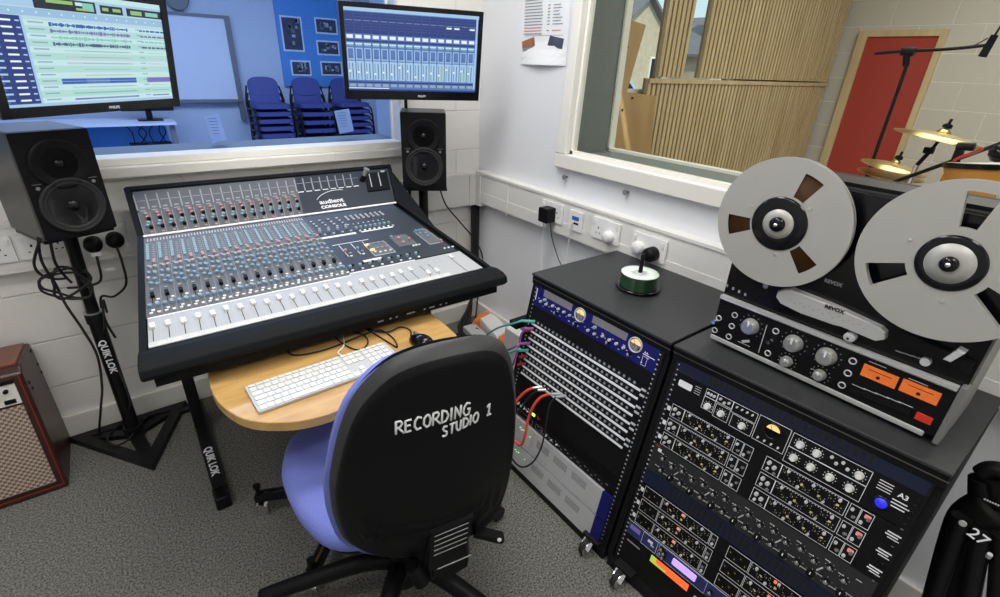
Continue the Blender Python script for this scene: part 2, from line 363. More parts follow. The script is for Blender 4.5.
# ---------------------------------------------------------------- back room seen through the blue window
struct('floor_1', MB().use('room_floor').prism([(-6,.30),(.40,.30),(2.0,5.2),(-6,5.2)],-.08,0))
struct('wall_1', MB().use('room_blue').box((-6,5.2,0), (2.05,5.35,2.9)))
struct('wall_2', MB().use('room_blue').prism([(.40,.30),(2.0,5.2),(2.1,5.2),(.52,.30)],0,2.9))
struct('wall_3', MB().use('room_blue').box((-6.1,.3,0), (-6,5.35,2.9)))
def wallrect(px, y): 
    a = [atY(*p, y) for p in px]; return min(q.x for q in a), max(q.x for q in a), min(q.z for q in a), max(q.z for q in a)
x0,x1,z0,z1 = wallrect([(229,18.8),(248,99)], 5.15); xr = x1; x0 = -1.35
t = thing('whiteboard', 'large blank whiteboard on the far wall of the room behind the blue window', 'whiteboard', (xr-.8,5.15,z0))
obj('board', MB().use('whiteboard').box((x0,5.15,z0), (xr-.12,5.18,z1)), t)
obj('board_frame', MB().use('grey_mesh').box((x0,5.13,z1), (xr-.08,5.19,z1+.03)).box((x0,5.10,z0-.035), (xr-.08,5.19,z0)), t)
obj('side_rail', MB().use('grey_mesh').box((xr-.12,5.12,.75), (xr-.06,5.19,z1+.03)), t)
t = thing('wall_clock', 'round white clock high on the far wall above the whiteboard', 'clock', T(*atY(176,-2,5.17)) @ RX(90))
obj('clock_face', MB(W[t].inverted() @ W[t]).use('whiteboard').lathe([(.11,0),(.11,.03)], 24), t, W[t])
obj('clock_rim', MB().use('grey_mesh').lathe([(.11,0),(.125,0),(.125,.04),(.11,.04)], 24), t, W[t])
a = atY(274,8,5.18); b = atY(420,84,5.18); b.x = min(b.x, 1.9)
t = thing('notice_board', 'bright blue notice board with black and white photographs on the far wall', 'notice board', (a.x,5.18,b.z))
solo_b = obj('board', MB().use('pin_blue').box((a.x,5.165,b.z-.05), (b.x,5.195,2.25)), t)
for i,(p,q,lb) in enumerate([((279,15),(305,52),'tall dark photograph at the top left of the blue notice board'),((314,17),(338,35),'small dark photograph at the top right of the blue notice board'),((316,40),(340,56),'dark photograph with white figures in the middle right of the notice board'),((290,60),(312,76),'small dark photograph at the bottom left of the blue notice board'),((320,61),(343,76),'dark photograph at the bottom right of the notice board beside the monitor')]):
    x0,x1,z0,z1 = wallrect([p,q], 5.16)
    g = thing('photograph', lb, 'photograph', (x0,5.16,z0), 'photographs on the blue notice board')
    obj('photo_border', MB().use('whiteboard').box((x0,5.158,z0), (x1,5.165,z1)), g)
    e = .02; m = MB().use('photo_dark').box((x0+e,5.156,z0+e), (x1-e,5.158,z1-e)); m.use('grey_ink')
    rr = random.Random(i)
    for k in range(9): m.use(('grey_ink','light_grey','felt_grey')[k%3]); cx = x0+.05+(x1-x0-.12)*rr.random(); cz = z0+.05+(z1-z0-.12)*rr.random(); m.box((cx,5.1545,cz),(cx+.02+.03*rr.random(),5.156,cz+.02+.04*rr.random()))
    obj('photo_print', m, g)
# stacking chairs
def chair_meshes():
    s = MB().use('chair_blue'); s.rbox((-.21,-.20,0), (.21,.20,.045), .07)
    b = MB().use('chair_blue')
    pts = []
    for k in range(24):
        t_ = 2*PI*k/24; c, q = math.cos(t_), math.sin(t_)
        pts.append((.18*abs(c)**.7*(1 if c > 0 else -1), .115*abs(q)**.7*(1 if q > 0 else -1)))
    b.prism(pts, -.02, .02, T(0,.21,.23) @ RX(90-10), ch=.008)
    f = MB().use('black_metal')
    for x in (-.225,.225):
        f.tube([(x,-.2,-.43),(x,-.17,-.03),(x,.17,-.02),(x,.20,.08),(x*.85,.225,.24)], .011, 6, 4); f.tube([(x,.22,-.43),(x,.14,-.02)], .011, 6, 1)
    return s.mesh('seat'), b.mesh('backrest'), f.mesh('chair_frame')
cs, cb, cf = chair_meshes()
for si,(px, y, n, where) in enumerate([(268,4.55,7,'beside the whiteboard'),(311,4.6,6,'below the notice board'),(349,4.65,7,'nearest the right-hand monitor')]):
    x = atY(px, 95, y).x
    for k in range(n):
        lb = 'blue stacking chair in the stack ' + where + ', ' + ('topmost of its stack' if k == n-1 else 'lowest of its stack' if k == 0 else '%s from the bottom' % ['','second','third','fourth','fifth','sixth'][k])
        t = thing('stacking_chair', lb, 'chair', T(x, y+k*.012-.1, .45+k*(.50/(n-1))), 'blue stacking chairs in the room behind the window')
        for nm, me in (('seat',cs),('backrest',cb),('chair_frame',cf)):
            if nm == 'backrest' and k < n-1 and False: continue
            obj(nm, me, t, W[t])
# desk with screen and cables in the back room
a = atY(176,122,4.45)
t = thing('office_desk', 'long pale desk against the far wall behind the blue window', 'desk', (a.x-.9,a.y,0))
y0 = a.y; DZ = a.z
obj('desk_top', MB().use('whiteboard').box((a.x-2.0,y0-.05,DZ-.025), (a.x,y0+.6,DZ)), t)
obj('modesty_panel', MB().use('pin_blue').box((a.x-1.9,y0+.35,.15), (a.x-.08,y0+.37,DZ-.04)), t)
for x in (a.x-.07,a.x-1.0,a.x-1.95): obj('leg', MB().use('grey_mesh').box((x,y0,0), (x+.05,y0+.05,DZ-.025)), t)
b = atY(150,118,y0+.25)
t = thing('desk_monitor', 'small dark monitor on the pale desk behind the blue window', 'monitor', (b.x,y0+.25,DZ))
obj('screen_back', MB().use('black_plastic').box((b.x-.25,y0+.24,DZ+.10), (b.x+.25,y0+.28,DZ+.40)), t)
obj('stand', MB().use('black_plastic').box((b.x-.03,y0+.24,DZ+.01), (b.x+.03,y0+.28,DZ+.15)).box((b.x-.12,y0+.15,DZ), (b.x+.12,y0+.35,DZ+.012)), t)
b = atY(151,143,y0+.1)
t = thing('equipment_tray', 'black tray with tangled wires hanging under the far desk', 'tray', (b.x,y0+.1,b.z))
obj('tray', MB().use('black_plastic').box((b.x-.2,y0+.02,b.z-.05), (b.x+.2,y0+.2,b.z)), t)
m = MB().use('black_rubber')
for k in range(6):
    x = b.x-.15+k*.06; m.tube([(x,y0+.1,b.z),(x+.08*math.sin(k*2),y0+.1,b.z+.12),(x-.05*math.cos(k),y0+.15,DZ-.03)], .006, 5, 4)
obj('wires', m, t)
for (p,q,lb) in (((203,114),(227,140),'pale reflection in the blue window below the whiteboard, built as a sheet'),((334,109),(354,131),'pale reflection in the blue window beside the speaker, built as a sheet')):
    a = atY(*p,.2); b = atY(*q,.2); w_ = (b.x-a.x)*.82
    m = MB().use('paper'); m.prism([(a.x,a.z-.01),(a.x+w_,a.z),(b.x,b.z),(b.x-w_,b.z-.012)], -.200, -.202, Matrix(((1,0,0,0),(0,0,-1,0),(0,1,0,0),(0,0,0,1))))  # pale reflections in the pane, modelled as thin printed sheets
    m.use('grey_ink')
    for k in range(6): z = a.z-.02-k*.013; m.box((a.x+.015+k*.002,.1985,z), (a.x+w_*.8,.1999,z+.002))
    solo('pane_reflection', m, lb, 'paper', group='reflections in the blue window')

# ---------------------------------------------------------------- live room seen through the right window
struct('floor_2', MB().use('live_floor').box((.35,-5,-.08), (4.3,-.1,0)))
struct('wall_4', MB().use('blocks_far').box((4.3,-5,0), (4.45,.05,2.9)))
YS = -.10
xa = [atY(*p, YS).x for p in ((609,150),(652,70),(662,50),(691,42),(706,42))]
XE = 4.24
w = MB().use('blocks_far'); w.box((.38,.0,0), (4.3,.05,1.40)); w.box((.38,.0,1.40), (1.10,.05,2.9)); w.box((2.6,0,1.40), (4.3,.05,2.9))
struct('wall_5', w)
o = struct('window_3', MB().use('sill_white').box((1.10,-.02,1.40), (2.6,.05,1.425)).box((1.60,.01,1.42), (1.63,.04,2.9)))
obj('window_pane', MB().use('clear_glass').box((1.10,.02,1.425), (2.6,.024,2.9)), o)
def slats(name, x0, x1, z0, z1, label, pitch=.052, w_=.033, rail=True, gap='dark_gap'):
    t = thing(name, label, 'wood panel', (x0,YS,z0))
    m = MB().use(gap).box((x0,YS+.03,z0), (x1,YS+.045,z1)); obj('backing_board', m, t)
    m = MB().use('slat_wood'); n = int((x1-x0)/pitch)
    for k in range(n): x = x0+pitch*k+.005; m.box((x,YS,z0+.002), (x+w_,YS+.03,z1-.002))
    obj('slats', m, t)
    if rail: obj('rail', MB().use('slat_wood').box((x0,YS-.012,z1-.03), (x1,YS-.001,z1)), t)
    return t
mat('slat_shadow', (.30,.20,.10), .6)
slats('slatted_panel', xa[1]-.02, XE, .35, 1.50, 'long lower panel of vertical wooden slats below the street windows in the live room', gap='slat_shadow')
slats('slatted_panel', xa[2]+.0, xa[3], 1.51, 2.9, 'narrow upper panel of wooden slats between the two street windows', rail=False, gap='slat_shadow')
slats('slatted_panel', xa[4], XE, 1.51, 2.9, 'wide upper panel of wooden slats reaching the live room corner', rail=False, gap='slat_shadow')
p = [onp(*q, (0,YS-.03,0), (0,1,0)) for q in ((607,150),(625,18),(646,25),(627,92),(656,96),(650,160))]
m = MB().use('ply_wood'); m.prism([(q.x,q.z) for q in p], -(YS-.03), -(YS-.01), Matrix(((1,0,0,0),(0,0,-1,0),(0,1,0,0),(0,0,0,1))))
t = thing('plywood_panel', 'plain plywood panel with a slanted top edge left of the wooden slats', 'wood panel', (p[0].x,YS,.9)); obj('board', m, t)
for q in ((627,47),(632,98),(622,110)): 
    b = atY(*q,YS-.03); obj('screw', MB().use('black_metal').cyl((b.x,YS-.031,b.z),(b.x,YS-.036,b.z),.008,n=8), t)
m = MB().use('white_paint'); q = atY(612,118,YS-.08); r_ = atY(690,112,YS-.08)
# red door in the far wall
XD = 4.30
a = atX(862,31,XD); b = atX(950,31,XD); c = atX(869,37,XD); d = atX(941,37,XD)
t = struct('door_1', MB().use('red_door').box((XD-.03,d.y,0), (XD-.0,c.y,c.z)))
f = MB().use('door_frame_wood'); f.box((XD-.05,c.y,0), (XD,a.y,a.z)); f.box((XD-.05,b.y,0), (XD,d.y,a.z)); f.box((XD-.05,d.y,c.z), (XD,c.y,a.z)); obj('door_frame', f, t)

# street
struct('ground', MB().use('asphalt').box((2,1,-.12), (40,40,-.04)))
def house(x, y, w_, d_, h, rh, label, wallm):
    t = thing('house', label, 'house', (x,y,-.04))
    obj('walls', MB().use(wallm).box((x-w_/2,y,-.04), (x+w_/2,y+d_,h)), t)
    R = Matrix(((1,0,0,0),(0,0,-1,0),(0,1,0,0),(0,0,0,1)))
    obj('gable', MB().use(wallm).prism([(x-w_/2,h),(x+w_/2,h),(x,h+rh)], -y-.02, -y-d_, R), t)
    m = MB().use('skyline_roof')
    for s in (-1,1): m.add([(x,y-.3,h+rh+.12),(x,y+d_+.3,h+rh+.12),(x+s*(w_/2+.3),y+d_+.3,h-.08),(x+s*(w_/2+.3),y-.3,h-.08),(x,y-.3,h+rh),(x,y+d_+.3,h+rh),(x+s*(w_/2+.3),y+d_+.3,h-.2),(x+s*(w_/2+.3),y-.3,h-.2)],[(0,1,2,3),(4,7,6,5),(0,3,7,4),(1,5,6,2),(3,2,6,7)])
    obj('roof', m, t)
    obj('chimney', MB().use('house_brick').box((x-w_*.3,y+1,h+rh*.3), (x-w_*.3+.5,y+1.5,h+rh+.6)), t)
    for wx in (-.25,.25):
        wn = obj('window', MB().use('sill_white').box((x+wx*w_-.4,y-.06,1.0), (x+wx*w_+.4,y+.02,2.1)), t)
        obj('pane', MB().use('black_gloss').box((x+wx*w_-.32,y-.08,1.08), (x+wx*w_+.32,y-.062,2.02)), wn)
q = atY(645,60,13); house(q.x-.4, 13, 4.5, 6, 2.6, 1.7, 'brick house with a gabled grey roof seen through the wider street window', 'house_brick')
q = atY(672,60,20); house(q.x+2.2, 20.5, 4.5, 6, 2.2, 1.5, 'lower brick house at the right in the wider street window', 'house_brick')
q = atY(702,60,12); house(q.x+3.4, 12, 5, 6, 2.4, 1.6, 'pale house seen through the narrow street window', 'house_brick')
q = atY(640,92,7)
t = thing('parked_car', 'light blue-grey car parked in the street outside the wider window', 'car', (q.x,8,-.04))
R = Matrix(((1,0,0,0),(0,0,-1,0),(0,1,0,0),(0,0,0,1))); cx = q.x
m = MB().use('car_paint'); m.prism([(cx-2.1,.25),(cx+2.1,.25),(cx+2.1,.8),(cx+1.2,.95),(cx+.6,1.42),(cx-1.1,1.45),(cx-1.8,.95),(cx-2.1,.85)], -8.0, -9.7, R, ch=.05); obj('body', m, t)
m = MB().use('black_gloss'); m.prism([(cx-1.5,.97),(cx+1.0,.97),(cx+.5,1.36),(cx-1.0,1.38)], -7.985, -8.0, R); obj('side_windows', m, t)
for x in (-1.3,1.35):
    wh = obj('wheel', MB().use('black_rubber').cyl((cx+x,7.98,.27),(cx+x,8.2,.27),.31,n=20), t); obj('hub_cap', MB().use('silver').cyl((cx+x,7.96,.27),(cx+x,7.98,.27),.17,n=16), wh)
mat('key_tray', (.50,.51,.52), .45)
mat('console_strip', (.62,.62,.60), .5)
# ---------------------------------------------------------------- mixing console
def cxl(y): return -1.70-.065*max(0,(-y-.35)/.6)
def cxr(y): return -.712+.10*((-y-.35)/.6) if y < -.35 else -.712+.072*((y+.35)/.22)
CON = thing('mixing_console', 'large grey analogue mixing console with rows of faders and knobs', 'mixing console', (-1.2,-.55,.70))
def loft(mb, prof, dx=0, both=True):
    n = len(prof); vs = [(cxl(y)-dx,y,z) for y,z in prof]+[(cxr(y)+dx,y,z) for y,z in prof]
    return mb.add(vs, [tuple(range(n))[::-1], tuple(range(n,2*n))]+[(i,(i+1)%n,n+(i+1)%n,n+i) for i in range(n)], None, False)
obj('body', loft(MB().use('black_matte'), [(-.11,1.055),(-.11,.84),(-.90,.705),(-.985,.715),(-.985,.745),(-.955,.79),(-.35,.932),(-.13,1.052)]), CON)
for s in (-1,1):
    prof = [(-.095,1.068),(-.10,.83),(-.93,.70),(-1.0,.745),(-.955,.806),(-.35,.948),(-.125,1.073)]
    f = cxl if s < 0 else cxr; o1, o2 = (-.018,0) if s < 0 else (0,.016)
    vs = [(f(y)+o1,y,z) for y,z in prof]+[(f(y)+o2,y,z) for y,z in prof]; n = len(prof)
    m = MB().use('armrest'); m.add(vs, [tuple(range(n))[::-1], tuple(range(n,2*n))]+[(i,(i+1)%n,n+(i+1)%n,n+i) for i in range(n)], None, False)
    obj('side_cheek', m, CON)
obj('top_cap', loft(MB().use('armrest'), [(-.095,1.072),(-.095,1.04),(-.13,1.052),(-.133,1.066),(-.12,1.074)], .012), CON)
obj('armrest', loft(MB().use('armrest'), [(-.957,.806),(-.985,.808),(-1.02,.802),(-1.042,.788),(-1.048,.765),(-1.03,.748),(-.957,.742)], .020), CON, bevel=.004)
m = loft(MB().use('black_matte'), [(-.93,.742),(-1.015,.742),(-1.015,.715),(-.93,.705)], -.004); m.use('grey_ink')
for k in range(9): x = -1.12+k*.034+.01*(k%2); m.box((x,-1.0155,.725), (x+.008 if k%3 else x+.022,-1.0145,.731))
obj('jack_rail', m, CON)

def Pm(s, t, h=0):    # main surface
    y = -.35-.6*t; return Vector((cxl(y)+(cxr(y)-cxl(y))*s, y, .94-.14*t)) + Vector((0,-.2272,.9738))*h
def Pt(s, t, h=0):    # raised rear panel
    y = -.13-.22*t; return Vector((cxl(y)+(cxr(y)-cxl(y))*s, y, 1.06-.12*t)) + Vector((0,-.4789,.8779))*h
def Fm(s, t, h=0): return frame(Pm(s,t,h), (1,0,0), (0,.9738,.2272))
def Ft(s, t, h=0): return frame(Pt(s,t,h), (1,0,0), (0,.8779,.4789))
def patch(m, P, s0, t0, s1, t1, h, th=.0012):
    a = [P(s0,t0,h),P(s1,t0,h),P(s1,t1,h),P(s0,t1,h)]; b = [P(s0,t0,h+th),P(s1,t0,h+th),P(s1,t1,h+th),P(s0,t1,h+th)]
    m.add(a+b, [(0,1,2,3),(7,6,5,4),(0,4,5,1),(1,5,6,2),(2,6,7,3),(3,7,4,0)], None, False)
PH = .035  # pitch in s
S = [.0135+PH*k for k in range(16)]
m = MB().use('console_navy'); patch(m, Pt, .004,.02,.996,.98,-.002,.004)
m.use('console_grey'); patch(m, Pt, .006,.03,.57,.97,.002,.0006)
m.use('grey_ink')
for k in range(24):
    s = S[0]+PH*k-.010
    if s > .86: break
    if k < 16:
        patch(m, Pt, s,.10,s+.0045,.44,.0026,.001); patch(m, Pt, s,.50,s+.0018,.97,.0026,.0005)
        patch(m, Pt, s+.008,.24,s+.032,.252,.0026,.0005); patch(m, Pt, s+.009,.45,s+.026,.47,.0026,.0005)
        patch(m, Pt, s+.012,.38,s+.026,.41,.0026,.0005)
    else:
        patch(m, Pt, s,.08,s+.0045,.40,.0026,.001); patch(m, Pt, s+.008,.20,s+.034,.21,.0026,.0005)
        m.use('white_ink'); patch(m, Pt, s+.006,.415,s+.030,.435,.0026,.0005); m.use('grey_ink')
obj('meter_panel', m, CON)
m = MB().use('white_ink'); patch(m, Pt, .0,.975,1.0,1.01,.002,.004); obj('trim_strip', m, CON)
bt = MB().use('orange_led').lathe([(.0025,0),(.0022,.003)],6).mesh('button')
sk = {c: knob_mesh(.0064,.011,c,None,None,8) for c in ('pink_cap','blue_cap','grey_cap','black_plastic','teal_cap','white_plastic')}
def button_mesh(c, a=.0045, b=.003, h=.004): return MB().use(c).box((-a,-b,0),(a,b,h)).mesh('button')
bn = {c: button_mesh(c) for c in ('white_plastic','grey_cap','pink_cap','blue_cap','teal_cap','black_plastic','light_grey')}
KN = Many('knob', CON); BT = Many('button', CON); FD = Many('fader', CON)
for s in S:
    s2 = s+.012
    KN.add(sk['pink_cap'], Ft(s2,.55,.002)); KN.add(sk['pink_cap'], Ft(s2+.003,.63,.002)); KN.add(sk['black_plastic'], Ft(s2+.006,.66,.002))
    KN.add(sk['teal_cap'], Ft(s2+.001,.74,.002)); KN.add(sk['blue_cap'], Ft(s2-.003,.80,.002)); KN.add(sk['black_plastic'], Ft(s2+.006,.84,.002))
    BT.add(bn['pink_cap'], Ft(s2+.004,.93,.002))
# gooseneck talkback microphone and small meter plate
m = MB().use('black_plastic'); patch(m, Pt, .875,.12,.985,.62,.002,.006); m.use('light_grey'); patch(m, Pt, .895,.16,.899,.52,.0085,.001); patch(m, Pt, .940,.14,.944,.52,.0085,.001); patch(m, Pt,.955,.10,.975,.14,.0085,.001)
obj('output_meter', m, CON)
b = Pt(.857,.30,.002); n = Vector((.35,-.30,.88)).normalized()
m = MB().use('black_plastic').cyl(b, b+n*.03, .012, .010); m.use('brushed').cyl(b+n*.028, b+n*.058, .009, .011).cyl(b+n*.058,b+n*.066,.014,.014)
obj('lamp_socket', m, CON)
# maker's mark
me = text_mesh('audient', .036, 'white_ink', bold=.0008); obj('lettering', me, CON, Ft(.70,.74,.003))
me = text_mesh('CONSOLE', .024, 'white_ink', bold=.0012); obj('lettering', me, CON, Ft(.705,.87,.003))
m = MB().use('white_ink'); pts = [Pt(.640+.0135*k, .66-.19*math.sin(PI*(k/9)**.75*.62), .003) for k in range(10)]
m.tube(pts, .0016, 5, 2); obj('emblem_arc', m, CON)
# main surface
m = MB().use('console_grey'); patch(m, Pm, .0,.01,.555,.775,0,.002); m.use('console_navy'); patch(m, Pm, .555,.01,.978,.75,0,.002)
m.use('console_silver'); patch(m, Pm, .003,.785,.555,.995,0,.0025); patch(m, Pm, .555,.762,.985,.995,0,.0025)
m.use('white_ink'); patch(m, Pm, .003,.772,.56,.782,.001,.0015); patch(m, Pm, .56,.752,.80,.76,.001,.0015)
m.use('console_strip'); patch(m, Pm, .003,.960,.86,.992,.0022,.001)
m.use('grey_ink')
for k,s in enumerate(S):
    patch(m, Pm, s+PH-.012,.02,s+PH-.0112,.76,.002,.0004)
    for j in range(9): patch(m, Pm, s+.010,.10+j*.024,s+.018,.106+j*.024,.002,.0004)
m.use('light_grey')
for k in range(56): patch(m, Pm, .01+k*.0098,.03,.0135+k*.0098,.055,.002,.0004)
m.use('dark_gap')
CS = [.0135+.0345*k for k in range(16)]+[.573,.605,.64,.676,.71,.747,.792,.825]
for k,s in enumerate(CS): patch(m, Pm, s-.0009,.83,s+.0009,.955,.0024,.0006)
patch(m, Pm, .921,.79,.923,.985,.0024,.0006)
m.use('light_grey')
for k,s in enumerate(CS): patch(m, Pm, s+PH*.48,.79,s+PH*.48+.0008,.95,.0024,.0003)
for k,s in enumerate(CS): 
    for j in range(3): patch(m, Pm, s-.008+j*.006,.966+.006*(j%2),s-.004+j*.006,.978+.004*(j%2),.0031,.0003)
m.use('dark_gap')
for s in S: patch(m, Pm, s-.001+.003,.585,s+.003+.001,.66,.002,.0005)
m.use('light_grey')
for x0,y0,x1,y1 in ((.686,.475,.768,.63),(.914,.425,.972,.62)): 
    patch(m, Pm, x0,y0,x1,y1,.002,.0003)
m.use('console_grey'); patch(m, Pm, .688,.48,.766,.625,.0022,.0003); patch(m, Pm, .916,.43,.970,.615,.0022,.0003); patch(m, Pm, .80,.44,.875,.58,.0018,.0008)
m.use('white_ink'); patch(m, Pm, .56,.315,.70,.335,.002,.001); patch(m, Pm, .722,.318,.86,.330,.002,.001); patch(m, Pm, .632,.655,.70,.675,.002,.002)
for k in range(3): patch(m, Pm, .60+.045*k,.44,.602+.045*k,.58,.002,.0004)
patch(m, Pm, .58,.425,.72,.43,.002,.0004)
for k in range(8): patch(m, Pm, .70+.022*k,.20,.705+.022*k,.21,.002,.0004)
obj('control_surface', m, CON)
tl = MB().use('teal_cap').box((-.0045,-.0066,0),(.0045,.0066,.004)).mesh('button')
cap_w = MB(); cap_w.use('white_plastic'); cap_w.rbox((-.0068,-.011,0), (.0068,.011,.009), .002, seg=2); cap_w.use('grey_ink').box((-.0068,-.0008,.009),(.0068,.0008,.0093)); cap_w = cap_w.mesh('fader_cap')
cap_b = MB().use('black_plastic').rbox((-.0055,-.009,0), (.0055,.009,.012), .0015, seg=2).mesh('fader_cap')
ft = [.851,.855,.862,.85,.856,.84,.85,.838,.86,.845,.865,.845,.85,.848,.857,.87,.866,.868,.872,.870,.858,.854,.924,.922]
for k,s in enumerate(CS): FD.add(cap_w, Fm(s, ft[k], .003))
FD.add(cap_w, Fm(.925,.815,.003), 'master fader at the right end')
random.seed(3)
for k,s in enumerate(S):
    s = s+.003
    for j in range(7): BT.add(tl, Fm(s-.006,.10+j*.0245,.002))
    KN.add(sk['pink_cap'], Fm(s+.011,.30,.002)); BT.add(bn['pink_cap'], Fm(s+.010,.265,.002))
    KN.add(sk['grey_cap'], Fm(s+.001,.35,.002)); KN.add(sk['grey_cap'], Fm(s+.013,.345,.002))
    BT.add(bn['grey_cap'], Fm(s-.006,.32,.002)); BT.add(bn['grey_cap'], Fm(s+.010,.38,.002))
    for ds,dt in ((-.004,.40),(.012,.41),(-.006,.45),(.010,.465),(.0,.50),(.015,.515)): KN.add(sk['blue_cap' if ds > -.005 else 'grey_cap'], Fm(s+ds,dt,.002))
    BT.add(bn['grey_cap'], Fm(s+.0,.545,.002))
    FD.add(cap_b, Fm(s+.001,.605,.002))
    for ds in (-.006,.012): 
        KN.add(sk['blue_cap'], Fm(s+ds,.69,.002)); BT.add(bn['white_plastic'], Fm(s+ds+.002,.745,.002)); BT.add(bn['white_plastic'], Fm(s+ds+.006,.725,.002)) if ds < 0 else None
    BT.add(bn['white_plastic'], Fm(s+.014,.64,.002)); BT.add(bn['light_grey'], Fm(s+.010,.665,.002))
for k in range(4):
    for j in range(4): BT.add(bn['light_grey'], Fm(.575+.036*k+.003*j,.10+.035*j,.002))
    KN.add(sk['grey_cap'], Fm(.575+.035*k,.25,.002)); BT.add(bn['light_grey'], Fm(.585+.035*k,.29,.002))
for k in range(8):
    for j in range(3): BT.add(bn['light_grey'], Fm(.722+.0225*k,.10+.022*j,.002))
    KN.add(sk['teal_cap'], Fm(.715+.0205*k,.275,.002)); BT.add(bn['white_plastic'], Fm(.722+.0205*k,.31,.002))
    KN.add(sk['teal_cap'], Fm(.575+.0355*k,.70,.002)); BT.add(bn['white_plastic'], Fm(.575+.0355*k,.735,.002)); BT.add(bn['black_plastic'], Fm(.59+.0355*k,.68,.002))
for k in range(3):
    KN.add(sk[('pink_cap','blue_cap','blue_cap')[k]], Fm(.605+.045*k,.52,.002)); BT.add(bn['white_plastic'], Fm(.61+.045*k,.585,.002)); BT.add(bn['grey_cap'], Fm(.615+.045*k,.55,.002))
big = MB().use('orange_led').rbox((-.008,-.006,0),(.008,.006,.004),.002).mesh('button')
BT.add(big, Fm(.694,.495,.002), 'lit orange button'); BT.add(big, Fm(.697,.56,.002), 'lit orange button')
for k in range(3):
    BT.add(bn['blue_cap'], Fm(.718+.018*k,.49,.0025)); BT.add(bn['pink_cap'], Fm(.72+.018*k,.55,.0025)); BT.add(bn['white_plastic'], Fm(.715+.02*k,.60,.0025))
for s,t,c in ((.805,.46,'teal_cap'),(.825,.49,'pink_cap'),(.825,.55,'pink_cap'),(.86,.52,'pink_cap'),(.92,.44,'blue_cap'),(.935,.44,'blue_cap'),(.95,.44,'blue_cap'),(.925,.48,'blue_cap'),(.945,.49,'blue_cap'),(.94,.53,'blue_cap'),(.965,.61,'pink_cap')): KN.add(sk[c], Fm(s,t,.002))
for k in range(3): BT.add(bn['white_plastic'], Fm(.945+.018*k,.70,.002)); BT.add(bn['white_plastic'], Fm(.85+.012*k,.60,.002))
KN.done(); BT.done(); FD.done()

# console stand
ST = thing('console_stand', 'black tubular steel stand carrying the mixing console, lettered on its left foot', 'stand', (-1.69,-.5,0))
for x in (-1.69,-.74):
    lg = obj('leg', MB().use('black_metal').box((x-.022,-.325,.05),(x+.022,-.275,.80)), ST, bevel=.004)
    obj('knob', MB().use('black_plastic').cyl((x-.022,-.31,.16),(x-.055,-.31,.16),.017,n=10), lg)
    f = obj('foot', MB().use('black_metal').box((x-.023,-.78,.012),(x+.023,.0,.058)), ST, bevel=.005)
    obj('end_cap', MB().use('black_gloss').box((x-.026,-.805,.0),(x+.026,-.735,.062)), f, bevel=.008)
obj('cross_bar', MB().use('black_metal').box((-1.67,-.315,.60),(-.76,-.285,.64)), ST)
obj('top_rail', MB().use('black_metal').box((-1.67,-.80,.695),(-1.63,-.2,.705)).box((-.80,-.80,.695),(-.76,-.2,.705)).box((-1.715,-.325,.76),(-.715,-.275,.80)), ST)
F = frame((-1.69,-.575,.0588), (0,-1,0), (1,0,0)); lettering('QUIK LOK', .040, 'white_ink', ST, F, bold=.0012)

# ---------------------------------------------------------------- wooden table, keyboard, mouse
def smooth_loop(pts, k=4, closed=True):
    n = len(pts); out = []
    for i in range(n):
        a,b,c,d = [Vector(pts[(i+j-1)%n]) for j in range(4)]
        for q in range(k): t = q/k; v = .5*((2*b)+(c-a)*t+(2*a-5*b+4*c-d)*t*t+(3*b-a-3*c+d)*t**3); out.append((v.x, v.y))
    return out
TB = thing('side_table', 'rounded light wood table on a wheeled star base below the mixing console', 'table', (-1.25,-1.06,0))
loop = smooth_loop([(-1.60,-.88),(-1.635,-.94),(-1.648,-1.05),(-1.640,-1.15),(-1.603,-1.25),(-1.54,-1.312),(-1.46,-1.348),(-1.36,-1.350),(-1.18,-1.305),(-.925,-1.222),(-.905,-1.19),(-.895,-1.02),(-.91,-.97),(-.96,-.90),(-1.1,-.86),(-1.35,-.86)])
m = MB().use('table_wood').prism(loop, .662, .69, ch=.002); obj('table_top', m, TB)
obj('column', MB().use('brushed').cyl((-1.27,-1.06,.12),(-1.27,-1.06,.66),.022).cyl((-1.27,-1.06,.62),(-1.27,-1.06,.662),.07), TB)
obj('hub', MB().use('black_metal').cyl((-1.27,-1.06,.07),(-1.27,-1.06,.14),.04), TB)
for k in range(5):
    a = math.radians(153+72*k); R_ = .36; c = Vector((-1.27,-1.06,0)); d = Vector((math.cos(a),math.sin(a),0))
    lg = obj('leg', MB().use('black_metal').bar(c+d*.03+Vector((0,0,.105)), c+d*R_+Vector((0,0,.085)), .035,.028).use('chrome').bar(c+d*.04+Vector((0,0,.1195)), c+d*(R_-.03)+Vector((0,0,.100)), .008,.003), TB)
    e = c+d*(R_-.01); s_ = Vector((-d.y,d.x,0))
    m = MB().use('chrome').cyl(e+Vector((0,0,.028))-s_*.016, e+Vector((0,0,.028))+s_*.016, .028, n=14); m.use('black_metal').cyl(e+Vector((0,0,.05)), e+Vector((0,0,.13)), .008).cyl(e+Vector((0,0,.13)), e+Vector((0,0,.14)), .013)
    obj('caster', m, lg)
